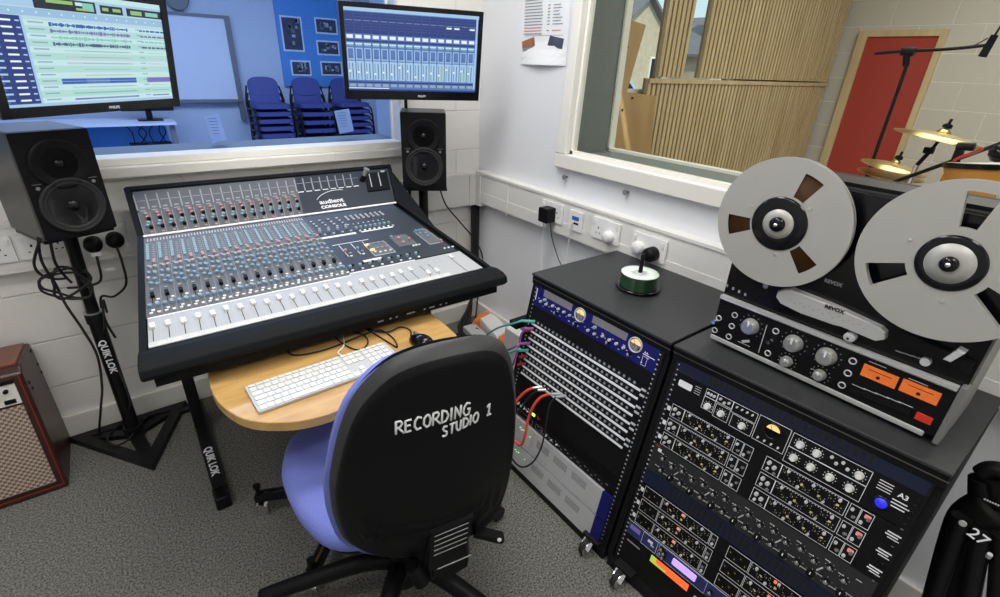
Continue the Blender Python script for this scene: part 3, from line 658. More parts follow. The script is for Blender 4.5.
# keyboard
q0 = Vector((-1.570,-1.262)); ang = math.radians(-1.5)
KF = Matrix.Translation((-1.566,-1.258,.690)) @ Matrix.Rotation(math.radians(2),4,'Z')
KB = thing('computer_keyboard', 'white slim computer keyboard with number pad on the wooden table', 'keyboard', KF)
m = MB(KF); m.use('key_tray').rbox((0,0,.002),(.432,.140,.009),.008); obj('tray', m, KB)
kk = Many('key', KB); kc = {}
def key(x, y, w_, h_):
    q = (round(w_,4), round(h_,4))
    if q not in kc: kc[q] = MB().use('key_white').rbox((-w_/2,-h_/2,0),(w_/2,h_/2,.003),.0025,seg=2).mesh('key')
    kk.add(kc[q], KF @ T(x, y, .009))
u = .0196; ys = [.014,.038,.062,.086,.110,.1305]
def row(y, ws, x=.006, h_=.0195):
    for w_ in ws:
        if w_ > 0: key(x+w_*u/2, y, w_*u-.0028, h_); x += w_*u
        else: x += -w_*u
row(ys[0], [1,1,1,1.25,6.0,1.25,1,1,1,-.3,1,1,1,-.3,2,1])
row(ys[1], [1.25,1,1,1,1,1,1,1,1,1,1,2.25,-1.3+.0,-.0001,1,-1,-.3,1,1,1,1])
row(ys[2], [1.75,1,1,1,1,1,1,1,1,1,1,1,.75,-3.6+.0,1,1,1,1])
row(ys[3], [1.5,1,1,1,1,1,1,1,1,1,1,1,1,-.3,1,1,1,-.3,1,1,1,1])
row(ys[4], [1,1,1,1,1,1,1,1,1,1,1,1,1.5,-.3,1,1,1,-.3,1,1,1,1])
row(ys[5], [1.04]*13+[-.3,1,1,1,-.3,1,1,1,1], h_=.012)
kk.done()
k0 = KF @ Vector((.285,.142,.008))
cable('keyboard_cable', 'thin white cable running from the white keyboard under the console', [k0, k0+Vector((0,.03,-.004)), atZ(344,345,.694), atZ(342,333,.694), atZ(341,326,.694)], .0022, 'white_plastic')
# mouse
mc = atZ(424,347,.69); MF = Matrix.Translation((-1.035,-1.17,.690)) @ RZ(12)
MS = thing('computer_mouse', 'small glossy black computer mouse at the right end of the table', 'computer mouse', MF)
pr = MB(MF); pr.use('black_gloss'); vs = []; fs = []; NA, NB = 20, 6
for j in range(NB+1):
    ph = PI/2*j/NB
    for i in range(NA):
        t = 2*PI*i/NA; x = .032*math.cos(t)*math.cos(ph)*(1-.12*math.sin(t)); y = .056*math.sin(t)*math.cos(ph); z = .034*math.sin(ph)*(1-.25*math.sin(t)*math.cos(ph))
        vs.append((x,y,z+.002))
for j in range(NB):
    for i in range(NA): fs.append((j*NA+i, j*NA+(i+1)%NA, (j+1)*NA+(i+1)%NA, (j+1)*NA+i))
fs.append(tuple(range(NA))[::-1]); pr.add(vs, fs, None, True); obj('body', pr, MS)
obj('scroll_wheel', MB(MF).use('grey_mesh').cyl((-.003,.03,.028),(.003,.03,.028),.009,n=12), MS)
mz = .694
mp = [MF @ Vector((0,.055,.008))]+[atZ(a,b,mz) for a,b in ((410,330),(400,327),(388,332),(372,330),(355,322),(340,324),(334,334),(345,345),(360,350),(368,342),(362,334),(345,332),(322,336),(296,345),(288,352),(300,355),(330,348),(365,334),(380,330),(393,338),(397,347),(388,342),(360,326),(330,318))]
cable('mouse_cable', 'black mouse cable tangled across the wooden table', mp, .0026, 'black_rubber')

# ---------------------------------------------------------------- office chair
CU = Vector((.961,-.276,0)); CB = Vector((-.276*.16,-.961*.16,1)).normalized()
BF = frame((-1.26,-1.66,.42), CU, CB)      # local x right, y up the back, z towards the camera
CH = thing('office_chair', 'blue fabric office chair with a black plastic back lettered in white', 'office chair', (-1.24,-1.40,0))
out = smooth_loop([(-.249,.269),(-.243,.336),(-.218,.454),(-.187,.544),(-.147,.602),(-.1,.640),(-.034,.658),(.044,.660),(.098,.648),(.135,.612),(.158,.541),(.174,.429),(.187,.246),(.186,.12),(.158,-.0),(.088,-.052),(.003,-.064),(-.105,-.05),(-.179,.001),(-.232,.09),(-.248,.193)], 3)
oc = (-.03,.31)
def bulge(x, y):
    r = ((x-oc[0])/.225)**2+((y-oc[1])/.37)**2; return .034*max(0,1-r)**.8 + .03*max(0,(.12-y)/.2)**2*0
def scl(p, k, c=oc): return (c[0]+(p[0]-c[0])*k, c[1]+(p[1]-c[1])*k)
def shell(mb, out, rings, zf):
    n = len(out); vs = []; fs = []
    for k in rings:
        for p in out: x,y = scl(p,k); vs.append((x,y,zf(x,y,k)))
    for a in range(len(rings)-1):
        for i in range(n): j=(i+1)%n; fs.append((a*n+i,a*n+j,(a+1)*n+j,(a+1)*n+i))
    fs.append(tuple(range((len(rings)-1)*n,len(rings)*n))); mb.add(vs, fs, None, True)
def ridge(x, y):
    z = 0
    for c0,a in ((.085,.009),(.125,.008)):
        d = y-(c0+.045*((x+.03)/.2)**2-.02*(x+.03)/.2); z += a*math.exp(-(d/.010)**2)*(1 if abs(x+.02) < .17 else 0)
    return z
def zshell(x, y, k): return bulge(x,y)+ridge(x,y)*(k < .93)+ (0.006 if k < .95 else -.002 if k < .96 else -.016 if k < .999 else -.030)
out = [(p[0],p[1]-.014) for p in out]; m = MB(BF); m.use('black_plastic'); n = len(out)
rings = [1,.998,.955,.93,.90]+[.9-.016*i for i in range(1,53)]+[.04]
shell(m, out, rings, zshell); m.use('shell_rim_lit')
for i_ in range(2*n): m.m[i_] = m.cur  # rim faces coloured lighter for the light caught on their bevel
m.add([(p[0],p[1],-.03) for p in out], [tuple(range(n))], None, False)
obj('back_shell', m, CH)
m = MB(BF); m.use('blue_fabric')
o2 = [scl((p[0]-.015,p[1]-.014),.992) for p in out]; vs = []; fs = []
lay = [(.99,-.024),(1.0,-.034),(.985,-.050),(.94,-.062),(.85,-.068),(.6,-.068),(.3,-.065)]
for k,z in lay:
    for p in o2: x,y = scl(p,k); vs.append((x,y,z))
for a in range(len(lay)-1):
    for i in range(n): j=(i+1)%n; fs.append((a*n+i,a*n+j,(a+1)*n+j,(a+1)*n+i))
fs.append(tuple(range(len(lay)*n-n,len(lay)*n))); fs.append(tuple(range(n))[::-1]); m.add(vs, fs, None, True); obj('back_cushion', m, CH)
# seat
SF = Matrix.Translation((-1.250,-1.372,.46)) @ Matrix.Rotation(math.radians(-16),4,'Z')
so = smooth_loop([(-.315,.08),(-.285,.20),(-.20,.25),(-.10,.265),(.12,.26),(.24,.225),(.275,.14),(.28,0),(.265,-.14),(.20,-.225),(.1,-.26),(-.1,-.265),(-.20,-.235),(-.265,-.14),(-.305,-.02)], 4)
def pad(mb, out, lay):
    n = len(out); vs = []; fs = []
    for k,z in lay:
        for p in out: vs.append((p[0]*k,p[1]*k,z+(-.02*max(0,(p[1]*k-.12)/.16)**2)))
    for a in range(len(lay)-1):
        for i in range(n): j=(i+1)%n; fs.append((a*n+i,a*n+j,(a+1)*n+j,(a+1)*n+i))
    fs.append(tuple(range(n))[::-1]); fs.append(tuple(range(len(lay)*n-n,len(lay)*n))); mb.add(vs, fs, None, True)
m = MB(SF).use('blue_fabric'); pad(m, so, [(.94,-.05),(.99,-.035),(1,-.015),(.985,.005),(.93,.018),(.8,.022),(.5,.014),(.2,.010)]); obj('seat', m, CH)
m = MB(SF).use('black_plastic'); pad(m, so, [(.80,-.085),(.93,-.07),(.96,-.05),(.93,-.045)]); obj('seat_pan', m, CH)
# spine bracket with slots
m = MB(BF); m.use('black_plastic')
m.prism([(-.035,.10),(.075,.125),(.070,.0),(.078,-.075),(.075,-.125),(.02,-.155),(-.035,-.12),(-.045,-.06)], .0, .042, ch=.008)
m.use('light_grey')
for k in range(5): y = .092-.022*k; m.add([(-.025,y-.013,.0425),(.062,y+.006,.0425),(.062,y+.009,.0425),(-.025,y-.010,.0425),(-.025,y-.013,.0432),(.062,y+.006,.0432),(.062,y+.009,.0432),(-.025,y-.010,.0432)], [(4,5,6,7),(0,1,5,4),(3,2,6,7)], None, False)
m.box((-.03,-.078,.041),(.065,-.075,.0435), Matrix.Rotation(.2,4,'Z'))
obj('back_bracket', m, CH)
sc = SF @ Vector((0,0,0)); 
m = MB().use('black_plastic'); a = BF @ Vector((.02,-.10,.03)); b = SF @ Vector((0,-.05,-.10))
m.bar(a, b, .10,.045); m.box((-.09,-.14,-.13),(.09,.10,-.075), SF); obj('tilt_mechanism', m, CH)
m = MB().use('black_plastic'); a = BF @ Vector((.09,.01,.02)); b = BF @ Vector((.165,-.02,.045)); m.bar(a, b, .028,.016); m.use('white_ink'); c = BF @ Vector((.15,-.005,.055)); m.cyl(c, c+Vector((0,0,.002)), .006, n=8)
obj('lever', m, CH)
m = MB().use('black_plastic'); a = BF @ Vector((-.075,-.07,.02)); b = BF @ Vector((-.055,-.12,.045)); m.cyl(a, b, .022); obj('adjuster_knob', m, CH)
hc = Vector((-1.29,-1.485,0))
obj('gas_column', MB().use('black_metal').cyl(hc+Vector((0,0,.10)), hc+Vector((0,0,.36)), .028).cyl(hc+Vector((0,0,.07)), hc+Vector((0,0,.22)), .04), CH)
for k in range(5):
    a = math.radians(154+72*k); d = Vector((math.cos(a),math.sin(a),0)); R_ = .42
    m = MB().use('black_plastic'); Zv = Vector((0,0,1))
    m.tube([hc+d*.0+Zv*.15, hc+d*.09+Zv*.175, hc+d*.24+Zv*.140, hc+d*R_+Zv*.085], lambda t: .032-.010*t, 12, 5)
    lg = obj('leg', m, CH); e = hc+d*(R_-.005); s_ = Vector((-d.y,d.x,0))
    m = MB().use('black_gloss').cyl(e+Zv*.03-s_*.026, e+Zv*.03-s_*.006, .03, n=18).cyl(e+Zv*.03+s_*.006, e+Zv*.03+s_*.026, .03, n=18); m.use('chrome').cyl(e+Zv*.03, e+Zv*.08, .006)
    obj('caster', m, lg)
# handwriting
GL = {'R':[[(0,0),(.05,1)],[(.0,.95),(.4,1.0),(.55,.8),(.4,.55),(.05,.45)],[(.2,.5),(.65,0)]],
 'E':[[(.55,.95),(.05,.9),(0,0),(.5,.05)],[(.03,.5),(.45,.52)]], 'C':[[(.6,.9),(.3,1),(.05,.7),(0,.3),(.2,0),(.55,.1)]],
 'O':[[(.3,1),(.05,.75),(0,.3),(.25,0),(.5,.15),(.6,.6),(.45,.95),(.3,1)]], 'D':[[(.0,0),(.05,1)],[(.0,1),(.4,.85),(.6,.5),(.4,.1),(0,0)]],
 'I':[[(.05,0),(.1,1)]], 'N':[[(0,0),(.05,1),(.5,.05),(.55,1)]], 'G':[[(.6,.9),(.3,1),(.05,.7),(0,.3),(.2,0),(.5,.05),(.6,.5),(.35,.5)]],
 'S':[[(.5,.95),(.2,1),(.05,.78),(.2,.55),(.45,.4),(.45,.12),(.2,0),(0,.1)]], 'T':[[(0,.95),(.6,1)],[(.3,.97),(.25,0)]],
 'U':[[(0,1),(.02,.3),(.2,0),(.45,.1),(.5,1)]], '1':[[(.05,.75),(.3,1),(.25,0)],[(.05,0),(.5,.03)]]}
m = MB(BF); m.use('white_ink')
def write(txt, x, y, h, dy, adv):
    for ch in txt:
        if ch == ' ': x += adv*.9; y += dy*.9; continue
        for st in GL[ch]: 
            pts = [(x+px_*h*.72, y+py_*h+dy*px_*.5) for px_,py_ in st]
            P3 = []
            for i in range(len(pts)-1):
                for q in range(3): t = q/3; P3.append((pts[i][0]*(1-t)+pts[i+1][0]*t, pts[i][1]*(1-t)+pts[i+1][1]*t))
            P3.append(pts[-1]); m.tube([(a,b,bulge(a,b)+.0065) for a,b in P3], .0024, 6, 1)
        a_ = adv*(.5 if ch == 'I' else 1); x += a_; y += dy*a_/adv
write('RECORDING', -.108, .472, .033, .0016, .0184)
write('STUDIO', -.014, .440, .028, .0034, .0148); write('1', .083, .466, .031, 0, .02)
obj('lettering', m, CH)
# ---------------------------------------------------------------- monitors speakers
def speaker(label, F, w_, h, d, M):
    # F: x right, y up, z out of the front; origin at the bottom centre of the front face
    t = thing('studio_speaker', label, 'speaker', F)
    m = MB(F).use('speaker_side'); m.box((-w_/2,0,-d),(w_/2,h,-.004)); obj('cabinet', m, t, bevel=.006)
    m = MB(F).use('black_plastic'); m.rbox((-w_/2+.002,.002,-.004),(w_/2-.002,h-.002,.004),.008); obj('front_baffle', m, t)
    r1 = w_*.34; c1 = T(0,h*.70,.004); m = MB(F).use('black_plastic')
    m.lathe([(r1*1.12,0),(r1*1.10,.006),(r1*1.0,.007),(r1*.75,.0005),(r1*.4,-.0025),(r1*.22,-.003)], 32, c1)
    obj('waveguide', m, t); m = MB(F).use('black_gloss').lathe([(r1*.22,-.003),(r1*.2,.003),(r1*.1,.007),(.0001,.008)], 20, c1); obj('tweeter', m, t)
    r2 = w_*.385; c2 = T(0,h*.30,.004); m = MB(F).use('black_rubber')
    m.lathe([(r2*1.12,0),(r2*1.11,.007),(r2*1.03,.008),(r2*1.0,.004),(r2*.93,.009),(r2*.84,.003)], 36, c2); obj('surround', m, t)
    m = MB(F).use('cone_grey').lathe([(r2*.84,.003),(r2*.5,-.0012),(r2*.24,-.0025)], 36, c2); m.use('black_gloss').lathe([(r2*.24,-.0025),(r2*.2,.005),(r2*.1,.009),(.0001,.010)], 20, c2); obj('cone', m, t)
    m = MB(F).use('grey_mesh')
    for x in (-w_*.36,w_*.36): m.lathe([(.006,.0045),(.005,.006)],10,T(x,h*.50,0)); m.box((x-.012,h*.535,.0042),(x+.012,h*.54,.0046))
    obj('front_details', m, t); return t
mat('cone_grey', (.05,.05,.052), .25)
F = frame((-1.861,-.342,.977), (math.cos(math.radians(23)),math.sin(math.radians(23)),0), (-.0,.0,1))
speaker('black two-way speaker on the left stand turned towards the chair', F, .208, .337, .26, None)
F2 = frame((-.518,-.280,.975), (math.cos(math.radians(-29)),math.sin(math.radians(-29)),0), (0,0,1))
speaker('black two-way speaker below the right monitor near the room corner', F2, .215, .358, .22, None)
LS = thing('speaker_stand', 'black speaker stand with a triangular floor base and lettered pole at the left', 'stand', (-1.93,-.15,0))
tri = [Vector((-2.16,-.045,0)), Vector((-1.886,-.435,0)), Vector((-1.717,-.03,0))]; cen = (tri[0]+tri[1]+tri[2])/3
inn = [cen+(p-cen)*.68 for p in tri]; z = .028
m = MB().use('black_metal'); vs = [(p.x,p.y,zz) for zz in (0,z) for p in tri+inn]
fs = []
for i in range(3):
    j = (i+1)%3; fs += [(6+i,6+j,9+j,9+i),(i,3+i,3+j,j),(i,j,6+j,6+i),(3+i,9+i,9+j,3+j)]
m.add(vs, fs, None, False)
obj('base_frame', m, LS)
m = MB().use('black_metal').bar((-1.93,-.15,.014),(inn[1]+tri[1])/2+Vector((0,0,.014)),.05,.02).bar((-1.93,-.15,.014),(inn[0]+tri[0])/2+Vector((0,0,.014)),.04,.02).bar((-1.93,-.15,.014),(inn[2]+tri[2])/2+Vector((0,0,.014)),.04,.02); m.cyl((-1.93,-.15,0),(-1.93,-.15,.06),.035)
obj('base_bracket', m, LS)
obj('lower_tube', MB().use('black_metal').cyl((-1.93,-.15,.03),(-1.925,-.15,.60),.026,.026,18), LS)
obj('collar', MB().use('black_metal').cyl((-1.925,-.15,.575),(-1.925,-.15,.615),.031,.031,18).use('silver').cyl((-1.925,-.15,.615),(-1.925,-.15,.620),.0305,.0305,18), LS)
obj('upper_tube', MB().use('black_metal').cyl((-1.925,-.15,.60),(-1.91,-.20,.955),.021,.021,18), LS)
obj('top_plate', MB(F).use('black_metal').box((-.10,-.013,-.24),(.10,-.001,-.02)), LS)
FF = frame((-1.927,-.1768,.425), (0.02,0,-1), (1,0,0.02)); o = lettering('QUIK LOK', .033, 'white_ink', LS, FF, bold=.001)
RS = thing('speaker_stand', 'black pole behind the console holding the right speaker and monitor', 'stand', (-.485,-.22,0))
obj('pole', MB().use('black_metal').cyl((-.485,-.20,.0),(-.485,-.20,.955),.024,.024,16), RS)
obj('top_plate', MB(F2).use('black_metal').box((-.11,-.014,-.19),(.11,-.001,-.01)), RS)
obj('monitor_pole', MB().use('black_metal').cyl((-.50,-.075,.0),(-.50,-.075,1.62),.008,.008,10), RS)
obj('base_plate', MB().use('black_metal').box((-.66,-.32,0),(-.34,-.04,.012)), RS)
# ---------------------------------------------------------------- screens
def emis(name, c, s=.8): mat(name, (0.01,0.01,0.01), .3, emit=c, es=s)
for nme,c in dict(s_bg=(.50,.72,.80),s_bar=(.33,.55,.78),s_navy=(.020,.045,.22),s_mid=(.10,.20,.52),s_lite=(.40,.62,.86),s_black=(.01,.02,.03),s_white=(.85,.95,1),s_green=(.25,.62,.50),s_blue=(.035,.12,.48),s_purple=(.20,.17,.50),s_lime=(.30,.55,.18),s_grey=(.30,.42,.55),s_teal=(.45,.75,.68),s_pink=(.55,.62,.70),s_ink=(.06,.12,.25),s_cream=(.62,.80,.62),s_cyanlt=(.58,.84,.86)).items(): emis(nme,c,.92)
def monitor(label, F, w_, h, draw, bz=.018, brand=None, chin=.03, d=.05):
    t = thing('computer_monitor', label, 'monitor', F)
    m = MB(F).use('black_gloss'); m.rbox((-w_/2,0,-d*.4),(w_/2,h,-.002),.006); obj('rear_housing', m, t)
    m = MB(F).use('black_plastic'); m.rbox((-w_*.3,h*.2,-d),(w_*.3,h*.8,-d*.4),.02); obj('back_cover', m, t)
    m = MB(F).use('black_gloss'); m.box((-w_/2,0,-.002),(w_/2,chin,.006)); m.box((-w_/2,h-bz,-.002),(w_/2,h,.006)); m.box((-w_/2,chin,-.002),(-w_/2+bz,h-bz,.006)); m.box((w_/2-bz,chin,-.002),(w_/2,h-bz,.006)); obj('bezel', m, t)
    m = MB(F); sw, sh = w_-2*bz, h-bz-chin
    def R_(c, x0, y0, x1, y1, l=1): m.use(c); m.quad((-w_/2+bz+x0*sw, chin+(1-y1)*sh, .0002*l), (-w_/2+bz+x1*sw, chin+(1-y1)*sh, .0002*l), (-w_/2+bz+x1*sw, chin+(1-y0)*sh, .0002*l), (-w_/2+bz+x0*sw, chin+(1-y0)*sh, .0002*l))
    draw(R_); obj('screen', m, t)
    if brand: lettering(brand, .011, 'light_grey', t, F @ T(.0 if brand != 'PHILIPS' else .03,chin*.45,.0063), bold=.0004, extrude=.0001)
    return t
def draw_mixer(R_):
    R_('s_mid',0,0,1,1,0); R_('s_lite',0,0,1,.04); R_('s_navy',0,.05,1,.30); R_('s_lite',.98,.02,.995,.96,3)
    n = 16; r = random.Random(5)
    for k in range(n):
        a = k/n*.98; b = (k+1)/n*.98
        R_('s_ink',a,.05,a+.003,.97,4)
        R_('s_grey',a+.008,.145,b-.006,.150,4)
        for j in range(6): R_('s_mid',a+.008,.07+j*.035,b-.008,.072+j*.035,3)
        if k in (12,13,15): R_('s_white',a+.01,.165,b-.01,.185,5)
        R_('s_white',a+.01,.315,b-.008,.355,2); R_('s_navy',a,.37,b,.395,2); R_('s_cyanlt',a+.006,.41,b-.006,.43,2); R_('s_green',a+.01,.435,b-.01,.445,3)
        R_('s_lite',a+.006,.47,b-.006,.62,2); R_('s_mid',a+.012,.48,b-.012,.60,3)
        R_('s_lite',a+.004,.63,b-.002,.865,2)
        R_('s_ink',a+.036,.655,a+.042,.855,4); R_('s_ink',a+.014,.655,a+.018,.855,4)
        y = .68+.10*r.random() if k not in (8,) else .80
        R_('s_white',a+.010,y,a+.024,y+.025,5)
        if k in (11,14): R_('s_lime',a+.034,.66 if k==11 else .74,a+.046,.855,5)
        for j in range(3): R_('s_ink',a+.012,.57+j*.02,b-.014,.575+j*.02,4)
        R_('s_navy',a+.002,.885,b,.905,3); R_('s_grey',a+.008,.915,b-.008,.95,3)
        if k in (11,14,15): R_('s_lime',a+.01,.925,b-.012,.94,4)
    R_('s_white',0,.965,.30,.975,4); R_('s_navy',0,.98,1,1,4)
def draw_tracks(R_):
    r = random.Random(2)
    R0 = R_
    def R_(c, x0, y0, x1, y1, l=1):
        a_, b_ = max(0,1-(1-x0)*1.26), max(0,1-(1-x1)*1.26)
        if b_ > a_: R0(c, a_, y0, b_, y1, l)
    R_('s_bg',0,0,1,1,0); R_('s_cyanlt',0,0,1,.045); 
    for k in range(9): R_('s_ink',.10+k*.07,.012,.135+k*.07,.022,2)
    R_('s_lite',.0,.05,1,.15); R_('s_bar',.0,.06,.26,.14,2); R_('s_white',.05,.07,.22,.10,3)
    R_('s_black',.40,.055,.66,.155,3); R_('s_lime',.45,.07,.56,.10,4); R_('s_cyanlt',.57,.07,.60,.10,4); R_('s_green',.60,.07,.65,.14,4); R_('s_lime',.57,.12,.63,.14,5)
    R_('s_black',.68,.07,.79,.145,3); R_('s_lime',.69,.09,.72,.12,4); R_('s_lime',.74,.09,.78,.12,4); R_('s_black',.81,.07,1.0,.145,3); R_('s_lime',.83,.09,.89,.13,4); R_('s_green',.91,.09,.98,.13,4)
    R_('s_bar',0,.16,1,.225,2)
    for k in range(14): R_('s_white',.30+k*.05,.185,.305+k*.05,.20,3)
    R_('s_navy',.0,.23,.08,1,1); R_('s_white',.0,.82,.07,1,2); R_('s_navy',.08,.23,.34,1,2); R_('s_lite',.335,.23,.345,1,3)
    cols = ['s_blue','s_purple','s_green','s_ink','s_teal','s_pink','s_pink','s_teal','s_cream','s_blue','s_teal','s_green','s_purple']
    y = .255
    for k in range(13):
        hh = .048; yy = y+k*.056
        R_('s_cyanlt' if k%2 == 0 else 's_teal',.345,yy,1,yy+hh,2)
        R_('s_lite',.02,yy+.006,.24,yy+.022,3); R_('s_mid',.02,yy+.03,.22,yy+.042,3); R_('s_white',.26,yy+.008,.30,yy+.024,4); R_('s_lite',.315,yy+.01,.33,yy+.022,4)
        R_('s_grey',.36,yy+.012,.42,yy+.024,4)
        c = cols[k]; x = .44
        if k == 9: R_('s_blue',.44,yy,.80,yy+.05,4); R_('s_mid',.55,yy,.66,yy+.05,5); R_('s_lite',.44,yy+.022,.80,yy+.026,6); R_('s_purple',.86,yy,1,yy+.05,4)
        elif k in (0,1,2,3):
            while x < .80: w_ = .004+.008*r.random(); a_ = .006+.012*r.random(); R_(c,x,yy+.026-a_,x+w_,yy+.026+a_,4); x += w_+.002*(r.random() < .5)
            x = .86
            while x < 1.0: w_ = .01+.02*r.random(); R_(c,x,yy+.016,min(x+w_,1),yy+.034,4); x += w_+.005
        else: R_(c,.48,yy+.018,.80,yy+.034,4); R_('s_grey',.55,yy+.023,.78,yy+.028,5); R_(c,.88,yy+.018,.98,yy+.03,4)
        R_('s_grey',.84,yy+.012,.87,yy+.022,4)
    R_('s_lite',0,.975,1,1,6)
# left monitor: bottom edge 1.37, right corner at (-1.49,-.27)
cr = atY(179,105,-.27); u_ = Vector((math.cos(math.radians(19)),math.sin(math.radians(19)),0)); wM = .58
ya, pa = math.radians(38.6), math.radians(-6.4); u_ = Vector((math.cos(ya),math.sin(ya),0)); wM = .56; FL = frame(Vector((-1.488,-.248,1.371))-u_*wM/2, u_, (-math.sin(ya)*math.sin(pa),math.cos(ya)*math.sin(pa),math.cos(pa)))
monitor('large black monitor showing audio tracks at the upper left of the console', FL, wM, .335, draw_tracks, brand='PHILIPS', chin=.027, bz=.023)
cl = atY(345,102,-.15); crr = atY(476,102,-.45); wR = (crr-cl).length
ya, pa = math.radians(-15.5), math.radians(-8); u_ = Vector((math.cos(ya),math.sin(ya),0)); wR = .60; FR = frame(Vector((-.293,-.406,1.391))-u_*wR/2, u_, (-math.sin(ya)*math.sin(pa),math.cos(ya)*math.sin(pa),math.cos(pa)))
monitor('black monitor showing channel faders above the right speaker', FR, wR, .362, draw_mixer, brand='PHILIPS', chin=.036)
t = thing('monitor_bracket', 'black wall bracket holding the left monitor in front of the blue window', 'bracket', (-1.75,-.2,1.2))
cM = FL @ Vector((0,0,-.05)); 
obj('pole', MB().use('black_metal').cyl((-2.17,-.15,.97),(-2.17,-.15,1.6),.010), t); obj('arm', MB().use('black_metal').bar((-2.17,-.15,1.55), FL @ Vector((0,.18,-.045)), .04,.04), t)

mat('dark_red', (.22,.02,.015), .5)
# ---------------------------------------------------------------- guitar amplifier
XA = -2.155
a0 = atX(62,491,XA); 
AM = thing('guitar_amplifier', 'brown wooden combo amplifier with a woven grille at the left edge', 'amplifier', (-2.4,-.17,0))
Rr = Matrix(((0,0,1,0),(1,0,0,0),(0,1,0,0),(0,0,0,1)))   # prism (y,z) extruded along x
side = [(-.345,0),(-.298,.502),(-.265,.525),(-.03,.495),(-.018,.465),(-.02,0)]
m = MB().use('walnut_dark').prism(side, -2.62, XA, Rr); obj('cabinet', m, AM, bevel=.008)
m = MB().use('walnut').add([(-2.62,-.262,.531),(XA-.012,-.262,.531),(XA-.012,-.04,.503),(-2.62,-.04,.503),(-2.62,-.262,.520),(XA-.012,-.262,.520),(XA-.012,-.04,.492),(-2.62,-.04,.492)],[(0,1,2,3),(4,7,6,5),(0,4,5,1),(1,5,6,2),(2,6,7,3),(3,7,4,0)]); obj('top_panel', m, AM, bevel=.003)
def af(x, z, h=0): return Vector((x, -.345+.047*z/.502-h, z+.09*h))
def apan(m, x0, z0, x1, z1, h0, h1):
    vs = [af(x0,z0,h0),af(x1,z0,h0),af(x1,z1,h0),af(x0,z1,h0),af(x0,z0,h1),af(x1,z0,h1),af(x1,z1,h1),af(x0,z1,h1)]
    m.add(vs,[(0,3,2,1),(4,5,6,7),(0,1,5,4),(1,2,6,5),(2,3,7,6),(3,0,4,7)],None,False)
def grille_mat():
    m = D.materials.new('woven_grille'); m.use_nodes = True; nt = m.node_tree; b = nt.nodes['Principled BSDF']; N = nt.nodes.new; L = nt.links.new
    g = N('ShaderNodeNewGeometry'); mp = N('ShaderNodeMapping'); mp.inputs['Scale'].default_value = (105,0,105); L(g.outputs['Position'], mp.inputs['Vector'])
    mp.inputs['Rotation'].default_value = (0,0,0)
    s = N('ShaderNodeSeparateXYZ'); L(mp.outputs[0], s.inputs[0]); cb = N('ShaderNodeCombineXYZ'); L(s.outputs['X'], cb.inputs['X']); L(s.outputs['Z'], cb.inputs['Y'])
    ck = N('ShaderNodeTexChecker'); ck.inputs['Scale'].default_value = 1; ck.inputs['Color1'].default_value = (.46,.38,.30,1); ck.inputs['Color2'].default_value = (.17,.11,.09,1); L(cb.outputs[0], ck.inputs['Vector'])
    L(ck.outputs['Color'], b.inputs['Base Color']); b.inputs['Roughness'].default_value = .8; MT['woven_grille'] = m
grille_mat()
m = MB().use('woven_grille'); apan(m, -2.60,.045,XA-.028,.385,.0,.008); obj('grille_cloth', m, AM)
m = MB().use('dark_red'); apan(m,-2.61,.020,XA-.010,.023,0,.003); apan(m,XA-.013,.02,XA-.010,.50,0,.003); obj('piping', m, AM)
m = MB().use('amp_white'); apan(m,-2.60,.395,XA-.028,.475,0,.006); m.use('black_gloss'); apan(m,-2.60,.476,XA-.028,.486,0,.010)
m.use('black_plastic'); apan(m,XA-.07,.402,XA-.04,.417,.006,.010)
for x,z in ((-.055,.452),(-.085,.44),(-.12,.45),(-.16,.44),(-.2,.45)): q = af(XA+x,z,.006); m.cyl(q, q+Vector((0,-.012,.001)), .007, n=10)
obj('control_panel', m, AM)
for z,y in ((.44,-.26),(.41,-.25),(.47,-.06),(.40,-.045),(.36,-.04)): obj('rivet', MB().use('black_metal').cyl((XA,y,z),(XA+.003,y,z),.007,n=8), AM)
for y in (-.32,-.05): obj('foot', MB().use('black_rubber').cyl((XA-.03,y,0),(XA-.03,y,.006),.018), AM)

# ---------------------------------------------------------------- sockets and plugs
def socket(F, w_, label, grp, holes=2, screen=False):
    t = thing('wall_socket', label, 'socket', F, grp)
    obj('face_plate', MB(F).use('white_plastic').rbox((-w_/2,-.047,0),(w_/2,.047,.009),.004), t)
    m = MB(F).use('dark_gap')
    if screen: m.use('label_blue'); m.box((-.022,.004,.009),(.022,.022,.0105)); m.use('dark_gap'); m.box((-.02,-.016,.009),(.02,-.006,.0095))
    else:
        for s in ([-.25,.25] if holes == 2 else [0]):
            x = s*w_; m.box((x-.003,-.002,.009),(x+.003,.008,.0095)); m.box((x-.013,-.022,.009),(x-.006,-.018,.0095)); m.box((x+.006,-.022,.009),(x+.013,-.018,.0095))
    obj('sockets', m, t)
    if not screen:
        for s in ([-.40,.40] if holes == 2 else [0.0]): obj('switch', MB(F).use('white_plastic').box((s*w_-.006,.018,.009),(s*w_+.006,.036,.013)), t)
    return t
mat('label_blue', (.05,.13,.5), .4)
def plug(F, label, c, r=.028, d=.035, square=False):
    t = thing('plug', label, 'plug', F)
    m = MB(F).use(c)
    if square: m.rbox((-r,-r*1.1,0),(r,r*1.1,d),.006)
    else: m.lathe([(r,0),(r,d*.7),(r*.8,d),(.001,d)], 20)
    obj('plug_body', m, t); return t
FB = lambda x,z,y=-.0525: frame((x,y,z),(1,0,0),(0,0,1))
for x,w_,lb in ((-2.16,.15,'white double socket on the back trunking at the left edge of the photo'),(-2.00,.15,'white double socket on the back trunking behind the left speaker'),(-1.825,.15,'white double socket on the back trunking holding two black plugs')):
    socket(FB(x,.880), w_, lb, 'sockets on the back wall trunking')
